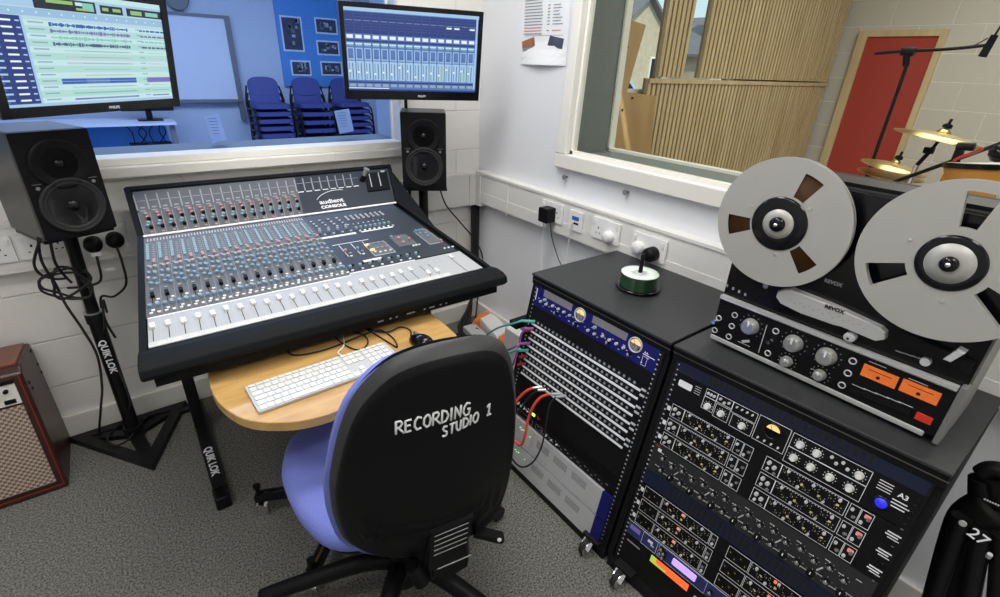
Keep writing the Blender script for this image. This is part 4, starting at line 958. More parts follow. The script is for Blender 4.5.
plug(FB(-1.862,.862,-.062), 'black round plug in the back trunking nearer the speaker stand', 'black_plastic', .030, .045)
plug(FB(-1.792,.868,-.062), 'black round plug in the back trunking nearer the console', 'black_plastic', .030, .045)
FX = lambda y,z,x=-.0525: frame((x,y+(.022 if y < -1.2 else 0),z+.018),(0,-1,0),(0,0,1))
socket(FX(-.725,.885), .15, 'white socket nearest the corner on the right wall trunking', 'sockets on the right wall trunking')
plug(FX(-.722,.874,-.0615), 'square black adapter plugged in nearest the corner on the right wall', 'black_plastic', .032, .055, True)
q = atX(550,228,-.06)
socket(FX(-.89,.880), .088, 'white data outlet with a blue label on the right wall trunking', 'sockets on the right wall trunking', screen=True)
socket(FX(-1.075,.885), .16, 'white double socket with one white plug on the right wall trunking', 'sockets on the right wall trunking')
plug(FX(-1.105,.868,-.0615), 'white plug in the double socket left of the disc spindle', 'white_plastic', .026, .03)
socket(FX(-1.33,.880), .17, 'white double socket behind the disc spindle holding a black and a white plug', 'sockets on the right wall trunking')
plug(FX(-1.29,.868,-.0615), 'white plug beside the black plug behind the disc spindle', 'white_plastic', .026, .03)
plug(FX(-1.362,.862,-.0615), 'black round plug behind the disc spindle', 'black_plastic', .030, .045)
# ---------------------------------------------------------------- wall notice
a = atX(520,64,-.002); b = atX(566,66,-.002); top = 1.88
t = thing('wall_notice', 'white printed notice with two small pictures taped to the right wall', 'notice', (0,a.y,a.z))
m = MB().use('paper'); n = 10
vs = []; fs = []
for i in range(n+1):
    z = a.z+(top-a.z)*i/n
    for k in range(7):
        s = k/6; y = a.y+(b.y-a.y)*s; vs.append((-.003-.022*math.sin(PI*s)*max(0,1-i/2.5), y, z))
for i in range(n):
    for k in range(6): q = i*7+k; fs.append((q,q+1,q+8,q+7))
m.add(vs, fs, None, False); obj('sheet', m, t)
m = MB(); NF = frame((-.0045,a.y-.01,a.z),(0,-1,0),(0,0,1)); wN = a.y-b.y-.02; m.F = NF
r = random.Random(7); hN = top-a.z
m.use('ink_dark')
z = hN-.01
while z > .125:
    cn = 'ink_red' if r.random() < .2 else 'ink_dark'; m.use(cn); L_ = wN*(.42+.06*r.random()); m.box((.01,z,0),(L_,z+.0035,.0004))
    if r.random() < .75: m.box((wN*.56,z,0),(wN*.62,z+.003,.0004)); m.box((wN*.68,z,0),(wN*(.80+.1*r.random()),z+.003,.0004))
    z -= .0125
m.use('ink_dark'); m.box((.02,.122,0),(wN*.92,.1235,.0004)); m.use('ink_red'); m.box((wN*.08,.042,0),(wN*.92,.045,.0004)); m.use('ink_dark'); m.box((wN*.25,.050,0),(wN*.7,.052,.0004)); m.box((wN*.42,.032,0),(wN*.52,.035,.0004))
obj('print', m, t)
m = MB(NF); m.use('photo_brown').prism([(.01,.055),(wN*.33,.066),(wN*.29,.118),(.0,.098)],0,.0006); m.use('ink_dark').prism([(.01,.055),(wN*.33,.066),(wN*.325,.076),(.008,.07)],.0006,.0009); obj('picture', m, t)
m = MB(NF); m.use('photo_dark').prism([(wN*.60,.078),(wN*.93,.066),(wN*.95,.108),(wN*.65,.122)],0,.0006); obj('picture', m, t)
mat('rack_top', (.026,.027,.029), .45, noise=.08, nscale=60); mat('brushed_dark', (.10,.10,.10), .35, metal=.5)
mat('red_led_dim', (.75,.25,.22), .4, emit=(1,.25,.2), es=.15)
mat('dark_unit', (.020,.021,.022), .4); mat('blue_unit', (.02,.03,.13), .4); mat('light_silver', (.50,.51,.52), .35, metal=.1)
# ---------------------------------------------------------------- cables on the left
cable('power_cable', 'black cable from the nearer plug looping behind the left speaker stand', [(-1.862,-.11,.845),(-1.862,-.12,.80),(-1.875,-.10,.72),(-1.93,-.08,.70),(-1.98,-.09,.71)], .0045, 'black_rubber')
cable('power_cable', 'black cable from the plug beside the console down to the speaker stand pole', [(-1.792,-.11,.85),(-1.79,-.12,.78),(-1.80,-.11,.69),(-1.85,-.10,.645),(-1.89,-.11,.655),(-1.90,-.12,.56),(-1.888,-.11,.47)], .0045, 'black_rubber')
y = -.20
cable('speaker_cable', 'long black cable from the left speaker hanging down past the pole to the floor', [atY(38,238,-.36), atY(42,262,-.28), atY(56,285,y), atY(66,305,y), atY(83,330,y), atY(97,355,y), atY(102,385,y), atY(101,405,y), atY(99,432,-.1), (-2.05,-.07,.034)], .0045, 'black_rubber')
cable('speaker_cable', 'black cable looping low on the left of the hanging cable coil', [atY(40,240,-.36), atY(34,262,-.28), atY(40,274,y), atY(55,279,y), atY(68,278,y)], .0045, 'black_rubber')
cable('speaker_cable', 'black cable from under the left speaker into the coil behind the pole', [atY(50,240,-.34), atY(55,262,-.26), atY(64,275,y), atY(72,283,y)], .0045, 'black_rubber')
cc = atY(68,284,y); pts = []
for k in range(30): a = k*2*PI/9.5; r = .072+.010*math.sin(k*1.7); pts.append((cc.x+r*.82*math.cos(a)+.012*math.sin(k), cc.y+.006*math.sin(k*1.3), cc.z+r*.80*math.sin(a)-.010*math.cos(k*.9)))
cable('cable_coil', 'loose coil of black cable tied behind the left speaker stand pole', pts, .0045, 'black_rubber')
cable('power_cable', 'black cable running down the right side of the speaker stand pole to the floor', [(-1.885,-.14,.60), atY(103,300,-.17), atY(104,325,-.17), atY(101,345,-.17), atY(112,362,-.17), atY(122,378,-.17), atY(130,405,-.2), atZ(120,424,.035), atZ(108,436,.035), atZ(112,445,.035), atZ(128,440,.035), atZ(150,415,.033), atZ(185,411,.01)], .004, 'black_rubber')
for p,lb in (((97,254),'small white tag on the cable of the nearer black plug'),((111,269),'small white tag on the cable of the plug beside the console')):
    q = atY(*p,-.125); solo('cable_tag', MB().use('paper').box((q.x-.018,q.y-.001,q.z-.008),(q.x+.012,q.y+.001,q.z+.006)), lb, 'tag', group='tags on the plug cables')
# corner loom
for k,(dx,lb) in enumerate(((-.060,'left'),(-.042,'middle'),(-.024,'right'))):
    cable('cable_loom', 'thick black cable dropping from the corner trunking, %s of three' % lb, [(dx,-.035,.80),(dx,-.035,.4),(dx-.01,-.04,.25),(dx-.03-.03*k,-.07,.10),(dx-.09-.05*k,-.12,.02),(dx-.22,-.20-.03*k,.018)], .0105, 'black_rubber', 'cables dropping in the corner')
cable('speaker_cable', 'thin black cable curving from the right speaker to the corner cables', [atY(439,186,-.20), atY(446,205,-.08), atY(460,222,-.065), atY(475,240,-.065), atY(482,255,-.065), atY(484,272,-.065), (-.02,-.065,.25), (-.05,-.07,.02)], .0045, 'black_rubber')
random.seed(9)
for k in range(9):
    x0 = -.55+.06*k; pts = [(x0-.1,-.28+.03*math.sin(k),.012+.006*k)]
    for j in range(6): pts.append((x0-.05+.07*j*random.uniform(.4,1), -.30-.13*random.random(), .012+.010*random.random()+.006*(k%4)))
    pts.append((-.12-.02*k,-.12,.02)) if k < 3 else None
    cable('floor_cable', 'black cable in the tangle on the floor under the console, ' + ['furthest left','second from the left','third from the left','fourth from the left','middle of the tangle','lying over the middle','towards the corner','nearer the corner','closest to the corner'][k], pts, .006, 'black_rubber', 'tangled floor cables')
def fbox(name, label, cat, px, z, th, mname, bev=.006, g=None):
    q = [atZ(*p, z) for p in px]; m = MB().use(mname).prism([(v.x,v.y) for v in q], z-th, z); return q, m
q, m = fbox('', '', '', [(476,322),(492,311),(517,338),(503,349)], .09, .075, 'amp_white')
t = thing('extension_reel', 'white and orange rounded extension block on the floor beside the rack', 'extension block', (q[0].x,q[0].y,0))
def slab(px, z0, z1, c, r=None):
    v = [atZ(*p, z1) for p in px]; return MB().use(c).prism([(a.x,a.y) for a in v], z0, z1, ch=.010)
obj('cover', slab([(480,317.5),(493,311.5),(509,330),(497,337.5)], .015,.097,'white_plastic'), t)
obj('end_cap', slab([(473,321),(478,314),(487,310.5),(494,311),(481,318.5)], .012,.09,'orange_plastic'), t); obj('end_cap', slab([(497,337),(509,329.5),(513,337),(510,343),(503,343.5)], .012,.09,'orange_plastic'), t)
for a_,b_ in (((477,321),(480,326)),): 
    pass
obj('foot', slab([(480,322),(493,316),(505,333),(500,338)], 0,.016,'black_plastic'), t)
v = [atZ(*p,.06) for p in ((463,326),(474,323),(492,338),(484,342),(477,340))]
solo('junction_box', MB().use('light_grey').prism([(a.x,a.y) for a in v], 0,.06, ch=.004), 'flat pale grey box on the floor among the cables', 'box')
v = [atZ(*p,.30) for p in ((500,312),(517,306),(534,318),(529,326),(519,332))]
t = thing('desktop_computer', 'white desktop computer case on the floor behind the left rack', 'computer', (v[0].x,v[0].y,0))
cs_ = [(-.26,-1.10),(-.02,-1.10),(-.02,-.72),(-.26,-.72)]
obj('case', MB().use('white_plastic').prism([(-.30,-1.13),(-.04,-1.13),(-.04,-.70),(-.30,-.70)], .01, .315, ch=.006), t)
obj('vents', MB().use('dark_gap').box((-.22,-.80,.3152),(-.20,-.76,.3158)).box((-.25,-.92,.3152),(-.235,-.88,.3158)).box((-.22,-.93,.3152),(-.205,-.89,.3158)), t)

# ---------------------------------------------------------------- racks
Lr = math.hypot(.145,.808); UPR = Vector((.145,0,.808))/Lr
R1 = frame((-.53,-1.145,.808), (0,-1,0), UPR)
u2 = Vector((.060,-1,0)).normalized(); R2 = frame((-.530,-1.785,.808), u2, UPR)
ROT = Matrix(((1,0,0,0),(0,0,1,0),(0,-1,0,0),(0,0,0,1)))
def cabinet(F, w_, label, backx):
    t = thing('rack_cabinet', label, 'rack cabinet', T(F.translation.x, F.translation.y, 0))
    # build with side profile in (x,z) world extruded along y
    y0 = F.translation.y; uu = F.to_3x3() @ Vector((1,0,0))
    def side(y, x_off, th, grow=0):
        o_ = x_off; pr = [(-.01,.79),(F.translation.x+o_+.004,.79),(F.translation.x+o_-.145*.79/.808,.045),(-.01,.045)]
        vs = [(x,y,z) for x,z in pr]+[(x,y-th,z) for x,z in pr]
        return vs, [(0,1,2,3),(7,6,5,4),(0,4,5,1),(1,5,6,2),(2,6,7,3),(3,7,4,0)]
    for k in (0,1):
        y = y0 if k == 0 else y0+uu.y*w_+.020; xo = 0 if k == 0 else uu.x*w_
        m = MB().use('black_matte'); vs, fs = side(y, xo, .020); m.add(vs, fs, None, False); obj('side_panel', m, t)
    m = MB().use('black_matte'); vs, fs = side(y0-.020, .030+(uu.x*w_/2), -(uu.y*w_)-.04); m.add(vs, fs, None, False); obj('interior', m, t)
    xf = F.translation.x; xe = xf+uu.x*w_; ye = y0+uu.y*w_
    m = MB().use('rack_top').prism([(-.008,y0),(-.008,ye),(xe-.008,ye),(xf-.008,y0)], .824,.832, ch=.002); m.use('black_matte').prism([(-.01,y0-.002),(-.01,ye+.002),(xe-.004,ye+.002),(xf-.004,y0-.002)], .789,.824); obj('top_panel', m, t)
    m = MB(F).use('brushed_dark').box((0,-.003,.0),(w_,.0,.004)); obj('front_trim', m, t)
    m = MB(F).use('black_metal').box((0,-.82,-.012),(w_,-.775,.004)); obj('plinth', m, t)
    for x in (.022,w_-.034):
        m = MB(F).use('black_metal').box((x-.006,-.775,-.01),(x+.018,-.012,-.001)); m.use('light_grey')
        for k in range(44): m.box((x+.003,-.03-.0168*k,-.001),(x+.008,-.034-.0168*k,0))
        obj('rack_rail', m, t)
    for y in (y0-.08, ye+.055):
        c = MB().use('black_metal').box((xf-.16,y-.035,.046),(xf-.06,y+.035,.058)); c.use('chrome').bar((xf-.165,y,.052),(xf-.185,y,.026),.040,.004,up=(1,0,0)).cyl((xf-.178,y-.012,.028),(xf-.178,y+.012,.028),.028,n=18); c.use('black_rubber').cyl((xf-.178,y-.010,.028),(xf-.178,y+.010,.028),.0285,n=18)
        obj('caster', c, t)
        c = MB().use('black_metal').cyl((-.08,y-.013,.025),(-.08,y+.013,.025),.025,n=16).box((-.10,y-.02,.03),(-.06,y+.02,.05)); obj('caster', c, t)
    return t
RC1 = cabinet(R1, .630, 'black sloping rack cabinet with the disc spindle on top', -.01)
RC2 = cabinet(R2, .640, 'black sloping rack cabinet under the tape machine', -.01)
solo('blank_panel', MB(R2).use('black_matte').box((.03,-.775,-.006),(.62,-.709,0)), 'plain black panel below the orange bar meter near the floor', 'blank panel')
R2 = R2 @ T(.006,.030,0)
obj('side_shelf', MB().use('black_matte').box((-.60,-1.145,.60),(-.40,-1.10,.625)), RC1)
def uFr(F, u, v, h=0): return F @ T(u, -v, h)
def unit(F, name, label, u0, u1, v0, v1, mname, cat='rack unit', grp=None, th=.006):
    t = thing(name, label, cat, uFr(F,u0,v1), grp)
    return t
def outline(m, x0, y0, x1, y1, h=.0004, w_=.0011):   # white printed box, y measured downwards
    m.box((x0,-y0,h),(x1,-y0-w_,h+.0004)); m.box((x0,-y1,h),(x1,-y1+w_,h+.0004)); m.box((x0,-y0,h),(x0+w_,-y1,h+.0004)); m.box((x1-w_,-y0,h),(x1,-y1,h+.0004))
def dots(m, x, y, r, n=9, s=.0009):
    for k in range(n): a = math.radians(225-270*k/(n-1)); m.box((x+r*math.cos(a)-s,-y+r*math.sin(a)-s,.0004),(x+r*math.cos(a)+s,-y+r*math.sin(a)+s,.0008))
kn_s = knob_mesh(.0085,.012,'knob_silver','white_plastic',None,14,skirt=1.15); kn_ss = knob_mesh(.0052,.009,'knob_silver',None,'white_ink',8); kn_y = knob_mesh(.0050,.008,'black_plastic',None,'yellow_ink',7)
kn_b = knob_mesh(.0095,.011,'black_plastic','black_gloss','white_ink',16); kn_c = knob_mesh(.0045,.008,'chrome',None,None,10); kn_w = knob_mesh(.0038,.007,'light_grey',None,None,7)
kn_g = knob_mesh(.0075,.010,'black_plastic','grey_mesh','white_ink',12)
def vu(t, F, x, y, r, cs='light_grey', full=False):
    m = MB(F @ T(x,-y,0)); m.use(cs).lathe([(r,0),(r,.004),(r*.86,.005),(r*.84,.001)], 28)
    m.use('black_gloss').lathe([(r*.85,.0005),(r*.85,.001)], 28)
    m.use('yellow_vu'); pts = [(r*.74*math.cos(a), r*.74*math.sin(a)) for a in [math.radians(8+164*k/12) for k in range(13)]]; m.prism(pts, .001, .0016)
    m.use('dark_gap').bar((0,0,.0018),(-r*.35,r*.5,.0018),.0012,.0006)
    obj('meter', m, t)
# --- left rack
bl = .0
t = unit(R1,'preamp','blue dual valve preamplifier at the top of the left rack',.03,.60,.015,.098,'deep_blue')
m = MB(R1).use('deep_blue').box((.028,-.098,-.006),(.598,-.014,0)); m.use('white_ink')
for k in range(34): x = .05+.0155*k; y = .062+.022*((k*7)%3)/2; m.box((x,-y,.0002),(x+.006+.003*(k%2),-y-.0018,.0006))
m.box((.034,-.030,.0002),(.038,-.075,.0006)); outline(m,.548,.062,.566,.092)
for k in range(4): m.box((.55+.004*k,-.046-.004*(k%2),.0002),(.553+.004*k,-.052,.0006))
m.box((.545,-.055,.0002),(.59,-.0575,.0006)); obj('front_panel', m, t)
for x in (.075,.325): obj('display_window', MB(R1).use('grey_mesh').box((x,-.046,.0),(x+.150,-.020,.0015)), t)
for x in (.268,.512): vu(t, R1, x, .042, .026)
for x in (.07,.10,.135,.165,.195,.225,.32,.35,.385,.415,.445,.475): obj('knob', kn_ss, t, uFr(R1,x,.062+.008*(int(x*1000)%3)))
for x in (.155,.255,.41,.50): obj('knob', kn_g, t, uFr(R1,x,.082))
for x in (.09,.345): obj('knob', knob_mesh(.0065,.01,'blue_cap'), t, uFr(R1,x,.056))
for kx,k in enumerate(range(4)):
    v0 = .152+.0625*k
    t = unit(R1,'patch_bay','black patch bay with white label strips in the left rack, '+['topmost of four','second of four','third of four','lowest of four'][k],.03,.6,v0,v0+.06,'black_plastic',grp='patch bays in the left rack')
    m = MB(R1).use('black_plastic').box((.030,-v0-.061,-.006),(.598,-v0,0)); m.use('grey_mesh')
    for i in range(2):
        for j in range(24): x = .057+.0213*j; m.lathe([(.0055,0),(.0055,.0012),(.0036,.0015),(.0032,.0004)],8,T(x,-v0-.006-.031*i,0))
    m.use('light_grey')
    for i in range(2):
        for j in range(24): x = .057+.0213*j; m.box((x-.0016,-v0-.0035-.031*i,.0012),(x+.0016,-v0-.0065-.031*i,.0016))
    obj('front_panel', m, t)
    for i in range(2): obj('label_strip', MB(R1).use('white_ink').box((.046+.004*k*0,-v0-.024-.031*i,.0),(.575,-v0-.0165-.031*i,.0025)), t)
    for i in range(2):
        for x in (.582,.590): obj('button', bn['light_grey'], t, uFr(R1,x,v0+.012+.02*i))
solo('blank_panel', MB(R1).use('black_matte').box((.03,-.150,-.006),(.598,-.100,0)), 'plain black blanking panel between the blue preamplifier and the patch bays', 'blank panel')
solo('blank_panel', MB(R1).use('black_matte').box((.03,-.502,-.006),(.598,-.405,0)), 'plain black blanking panel below the patch bays', 'blank panel')
t = unit(R1,'headphone_amplifier','black rack unit with a glowing green light and a red triangle below the patch bays',.03,.6,.505,.535,'black')
m = MB(R1).use('black_plastic').box((.03,-.535,-.006),(.598,-.505,0)); m.use('light_grey')
for k in range(8): m.box((.055+.012*k,-.512-.005*(k%3),0),(.062+.012*k,-.516-.005*(k%3),.001))
m.use('red_plastic').prism([(.185,-.512),(.205,-.518),(.187,-.528)],0,.001); obj('front_panel', m, t)
obj('light', MB(R1).use('green_led').rbox((.155,-.526,0),(.172,-.514,.002),.003), t)
for k in range(5): obj('knob', kn_w, t, uFr(R1,.05+.02*k,.525))
t = unit(R1,'line_mixer','thin black rack unit with white lettering above the silver units',.03,.6,.54,.57,'black')
m = MB(R1).use('black_plastic').box((.03,-.571,-.006),(.598,-.538,.004)); m.use('grey_ink')
for k in range(22): m.box((.20+.017*k,-.548-.006*(k%3),.004),(.206+.017*k+.004*(k%2),-.5505-.006*(k%3),.0044))
outline(m,.075,.543,.17,.566,.004); outline(m,.19,.543,.23,.566,.004); obj('front_panel', m, t)
for k in range(3): obj('knob', kn_w, t, uFr(R1,.255+.03*k,.556,.004))
for i,(v0,v1) in enumerate(((.575,.678),(.684,.787))):
    t = unit(R1,'audio_interface',['upper','lower'][i]+' silver rack unit with dark blue ends in the left rack',.03,.6,v0,v1,'silver',grp='silver rack units')
    m = MB(R1).use('light_silver').box((.03,-v1,-.006),(.560,-v0,.012)); m.use('grey_mesh')
    for g in range(3):
        for k in range(12): x = .225+.098*g+.006*k; m.box((x,-v0-.052,.012),(x+.003,-v0-.022,.0123))
    m.use('grey_ink'); m.box((.16,-v0-.03,.012),(.20,-v0-.033,.0123)); m.box((.09,-v0-.086,.012),(.30,-v0-.088,.0123)); obj('front_panel', m, t)
    obj('end_cap', MB(R1).use('deep_blue').box((.560,-v1,-.006),(.60,-v0,.013)), t)
    obj('knob', knob_mesh(.026,.012,'deep_blue',None,None,20), t, uFr(R1,.062,v0+.04,.012))
    for k in range(4): obj('light', MB().use('green_led').lathe([(.0022,0),(.0015,.002)],6).mesh('light'), t, uFr(R1,.12+.011*k+(.03 if k == 3 else 0),v0+.030+.004*(k%2),.012))
# --- right rack
def vent(F, v0, v1, label):
    t = unit(F,'vent_panel',label,.02,.62,v0,v1,'navy_panel',cat='vent panel',grp='navy vent panels')
    m = MB(F).use('navy_panel').box((.022,-v1,-.006),(.612,-v0,0)); obj('front_panel', m, t)
    m = MB(F).use('dark_gap')
    for k in range(26): x = .115+.0155*k; m.box((x,-v1+.010,0),(x+.009,-v0-.010,.0008))
    obj('vent_slots', m, t)
vent(R2,.035,.083,'dark blue slotted vent panel at the top of the right rack')
vent(R2,.428,.478,'dark blue slotted vent panel halfway down the right rack')
t = unit(R2,'mastering_limiter','black two-space rack unit with a round orange meter and silver knobs',.02,.6,.085,.188,'black')
m = MB(R2).use('black_plastic').box((.025,-.176,-.006),(.615,-.084,0)); m.use('white_ink')
m.rbox((.036,-.122,.0),(.078,-.102,.0006),.004)
for k in range(4): m.box((.086,-.098-.007*k,0),(.104,-.0990-.007*k,.0005))
outline(m,.118,.088,.152,.112); outline(m,.152,.088,.196,.112); outline(m,.196,.088,.262,.118); outline(m,.118,.112,.152,.150); outline(m,.155,.115,.196,.156); outline(m,.203,.120,.262,.158)
outline(m,.266,.086,.345,.158); outline(m,.350,.088,.520,.128); outline(m,.350,.128,.520,.172)
for x in (.135,.175,.235): dots(m,x,.137,.0135)
for x in (.372,.410,.500): dots(m,x,.110,.0135)
for x in (.370,.410,.452,.494): dots(m,x,.150,.0135)
for k in range(4): m.box((.535,-.095-.007*k,0),(.562,-.0965-.007*k,.0005))
for k in range(3): m.box((.568,-.122-.008*k,0),(.596+.006*(k%2),-.1245-.008*k,.0005))
obj('front_panel', m, t)
lettering('A3', .016, 'white_ink', t, uFr(R2,.583,.108,.0002), bold=.0004)
vu(t, R2, .306, .112, .023, 'black_gloss')
for x,v in ((.135,.137),(.175,.137),(.235,.140),(.372,.110),(.410,.110),(.500,.110),(.370,.150),(.410,.150),(.452,.150),(.494,.150)): obj('knob', kn_s, t, uFr(R2,x,v))
for k in range(3): obj('knob', kn_w, t, uFr(R2,.126+.009*k,.100)); obj('knob', kn_w, t, uFr(R2,.162+.012*k,.098+.006*(k%2)))
for k in range(4): obj('switch', MB().use('light_grey').lathe([(.0028,0),(.002,.008)],7).mesh('switch'), t, uFr(R2,.208+.014*k,.098)); obj('switch', MB().use('light_grey').lathe([(.0028,0),(.002,.008)],7).mesh('switch'), t, uFr(R2,.280+.017*k,.147)); obj('button', kn_w, t, uFr(R2,.440+.012*k,.100+.01*(k%2)))
m = MB(R2 @ T(.555,-.145,0)).use('blue_led').lathe([(.013,0),(.011,.006),(.004,.009),(.0001,.010)],18); obj('light', m, t)
m = MB(R2 @ T(.555,-.145,0)).use('black_gloss').lathe([(.0135,0),(.017,0),(.017,.004),(.0135,.004)],20); obj('light_ring', m, t)
names = ['topmost','second','third','fourth','fifth','lowest']
def chan(v, idx, kind):
    grp = 'black channel strip units in the right rack'
    t = unit(R2,'channel_strip','channel strip with white outlined control groups, %s of six black ones in the right rack' % names[idx],.02,.6,v-.025,v+.025,'black',grp=grp)
    m = MB(R2).use('black_plastic').box((.025,-v-.0245,-.006),(.615,-v+.0245,0)); m.use('white_ink')
    kn = []
    for h in (0,.275):
        o_ = .040+h
        if kind == 0:
            outline(m,o_,v-.021,o_+.040,v+.021); outline(m,o_+.040,v-.021,o_+.190,v+.021); outline(m,o_+.194,v-.021,o_+.216,v+.021); outline(m,o_+.217,v-.021,o_+.242,v+.021)
            kn += [(kn_ss,o_+.012,v-.008),(kn_ss,o_+.026,v-.002),(kn_w,o_+.012,v+.010),(kn_c,o_+.030,v+.012)]
            for k in range(8):
                kn.append((kn_y, o_+.052+.0175*k, v-.006+.015*(k%2))); a_, b_ = o_+.052+.0175*k, -(v-.006+.015*(k%2))
                for dx,dy in ((-.0068,.003),(.0062,.003),(-.0062,-.004),(.0058,-.005)): m.box((a_+dx,b_+dy,0),(a_+dx+.0016,b_+dy+.0012,.0005))
            for k in range(5): kn.append((kn_w, o_+.058+.029*k, v+.013*(1 if k%2 else -1)))
            kn += [(kn_w,o_+.201,v-.009),(kn_c,o_+.208,v+.006),(kn_w,o_+.224,v+.010),(kn_c,o_+.234,v-.006)]
            for k in range(20): m.box((o_+.048+.0066*k,-v+.018,0),(o_+.0505+.0066*k,-v+.0165,.0005))
        else:
            outline(m,o_-.0,v-.021,o_+.062,v+.021); outline(m,o_+.064,v-.021,o_+.222,v+.021); outline(m,o_+.224,v-.021,o_+.242,v+.021)
            for k in range(4): kn.append((kn_y, o_+.010+.0145*k, v-.007+.013*(k%2)))
            for k in range(9):
                kn.append((kn_y, o_+.074+.0168*k, v-.007+.014*(k%2))); a_, b_ = o_+.074+.0168*k, -(v-.007+.014*(k%2))
                for dx,dy in ((-.0068,.003),(.0062,.003),(-.0062,-.004),(.0058,-.005)): m.box((a_+dx,b_+dy,0),(a_+dx+.0016,b_+dy+.0012,.0005))
            for k in range(5): kn.append((kn_w, o_+.080+.029*k, v+.012*(1 if k%2 else -1)))
            kn += [(kn_c,o_+.233,v-.006),(kn_w,o_+.233,v+.010)]
        m.use('yellow_ink')
        for k in range(3): m.box((o_+.09+.04*k,-v-.004*(k%2),0),(o_+.096+.04*k,-v-.006-.004*(k%2),.0005))
        m.use('white_ink')
    m.box((.586,-v+.006,0),(.612,-v+.003,.0005)); m.box((.584,-v-.001,0),(.608,-v-.004,.0005)); m.box((.590,-v-.008,0),(.612,-v-.010,.0005))
    m.rbox((.0265,-v-.007,0),(.0375,-v+.007,.0006),.002)
    obj('front_panel', m, t)
    for me,x,y in kn: obj('knob', me, t, uFr(R2,x,y))
    if kind == 0: obj('light', MB(R2).use('red_led_dim').rbox((.540,-v+.004,0),(.553,-v+.014,.002),.003), t)
    else:
        for x in (.170,.440): obj('light', MB(R2).use('red_led').rbox((x,-v+.008,0),(x+.007,-v+.015,.004),.002), t)
for i,v in enumerate((.203,.253,.303)): chan(v, i, 0)
for i,v in enumerate((.505,.556,.607)): chan(v, i+3, 1)
t = unit(R2,'equaliser','dark grey two-space rack unit with two rows of dark knobs in the right rack',.02,.6,.33,.425,'grey')
m = MB(R2).use('dark_unit').box((.025,-.4265,-.006),(.615,-.329,0)); m.use('white_ink')
for k in range(17):
    m.box((.05+.033*k,-.350-.012*(k%2),0),(.062+.033*k,-.3515-.012*(k%2),.0004)); m.box((.045+.033*k,-.398-.010*(k%2),0),(.060+.033*k,-.3995-.010*(k%2),.0004))
[dots(m,.065+.033*k,.362+.008*(k%2),.0105,6,.0007) for k in range(16)]; [dots(m,.070+.033*k,.402+.006*(k%2),.0125,5,.0007) for k in range(16)]
m.use('red_plastic').box((.03,-.334,0),(.045,-.337,.0006)); m.use('white_ink').rbox((.04,-.352,0),(.052,-.341,.0006),.002)
obj('front_panel', m, t)
for k in range(16):
    obj('knob', kn_g, t, uFr(R2,.065+.033*k,.362+.008*(k%2))); obj('knob', kn_b if k%2 else kn_g, t, uFr(R2,.070+.033*k,.402+.006*(k%2)))
    if k%3 == 1: obj('switch', MB().use('light_grey').box((-.0015,-.009,0),(.0015,.009,.003)).mesh('switch'), t, uFr(R2,.082+.033*k,.383) @ Matrix.Rotation(-.5,4,'Z'))
t = unit(R2,'effects_processor','blue rack unit with a glowing purple display near the foot of the right rack',.02,.6,.633,.685,'blue')
m = MB(R2).use('blue_unit').box((.025,-.684,-.006),(.615,-.633,0)); m.use('white_ink'); outline(m,.08,.636,.134,.682); outline(m,.140,.636,.30,.682,w_=.0008); m.box((.10,-.65,0),(.118,-.66,.0005)); m.box((.112,-.662,0),(.124,-.666,.0005)); m.box((.025,-.6335,0),(.40,-.635,.0005)); m.use('label_purple').box((.032,-.662,0),(.070,-.645,.0006)); obj('front_panel', m, t)
obj('display', MB(R2).use('purple_lcd').rbox((.190,-.668,0),(.268,-.645,.003),.003), t)
for k in range(4): obj('knob', kn_g, t, uFr(R2,.150+.010*(k%2),.647+.008*k))
for k in range(8): obj('knob', kn_g, t, uFr(R2,.315+.032*k,.66))
t = unit(R2,'level_meter','black rack unit with a glowing orange bar meter below the purple display',.02,.6,.69,.738,'black')
m = MB(R2).use('black_plastic').box((.025,-.738,-.006),(.615,-.6885,0)); m.use('grey_ink').box((.035,-.705,0),(.085,-.710,.0005)); obj('front_panel', m, t)
m = MB(R2)
for k in range(28): m.use('green_bar' if k < 4 else 'orange_bar'); m.box((.126+.0047*k,-.708,0),(.1303+.0047*k,-.692,.002)); m.use('green_bar' if k < 12 else 'orange_bar'); m.box((.126+.0047*k,-.716,0),(.1303+.0047*k,-.709,.002))
obj('bar_meter', m, t)
for k in range(10): obj('button', bn['light_grey'], t, uFr(R2,.285+.028*k,.712+.006*(k%2)))
# ---------------------------------------------------------------- patch cords
def rp(F, u, v, h): return F @ Vector((u,-v,h))
def cord(label, pts, c, plugc=None, r=.0042, p0=None):
    t = thing('patch_cable', label, 'cable', T(*pts[0]), 'patch cables in the left rack')
    obj('cord', MB().use(c).tube(pts, r, 8, 6), t)
    for a,b in (p0 or []): obj('plug', MB().use(plugc).cyl(a, b, .0065, .0052, 10), t)
e1 = rp(R1,.045,.165,.0); d = Vector((-.03,.09,.02))
N1 = R1.to_3x3() @ Vector((0,0,1))
a = rp(R1,.057,.160,.002); b = a+N1*.05+Vector((0,.02,0)); cord('teal patch cable plugged in at the top left of the patch bays', [b, atX(515,323,-.62), atX(500,327,-.62), atX(488,334,-.62), atX(478,345,-.62)], 'teal_cable', 'teal_cable', p0=[(a,b)])
a = rp(R1,.057,.19,.002); b = a+N1*.05+Vector((0,.01,0)); cord('purple patch cable curving down from the top patch bay', [b, atX(526,328,-.64), atX(521,335,-.64), atX(518,350,-.64), atX(513,365,-.64)], 'purple_cable', 'purple_cable', p0=[(a,b)])
a = rp(R1,.057,.254,.002); b = a+N1*.05+Vector((0,.01,0)); cord('purple patch cable plugged into the second patch bay', [b, atX(518,345,-.66), atX(508,350,-.66)], 'purple_cable', 'purple_cable', p0=[(a,b)])
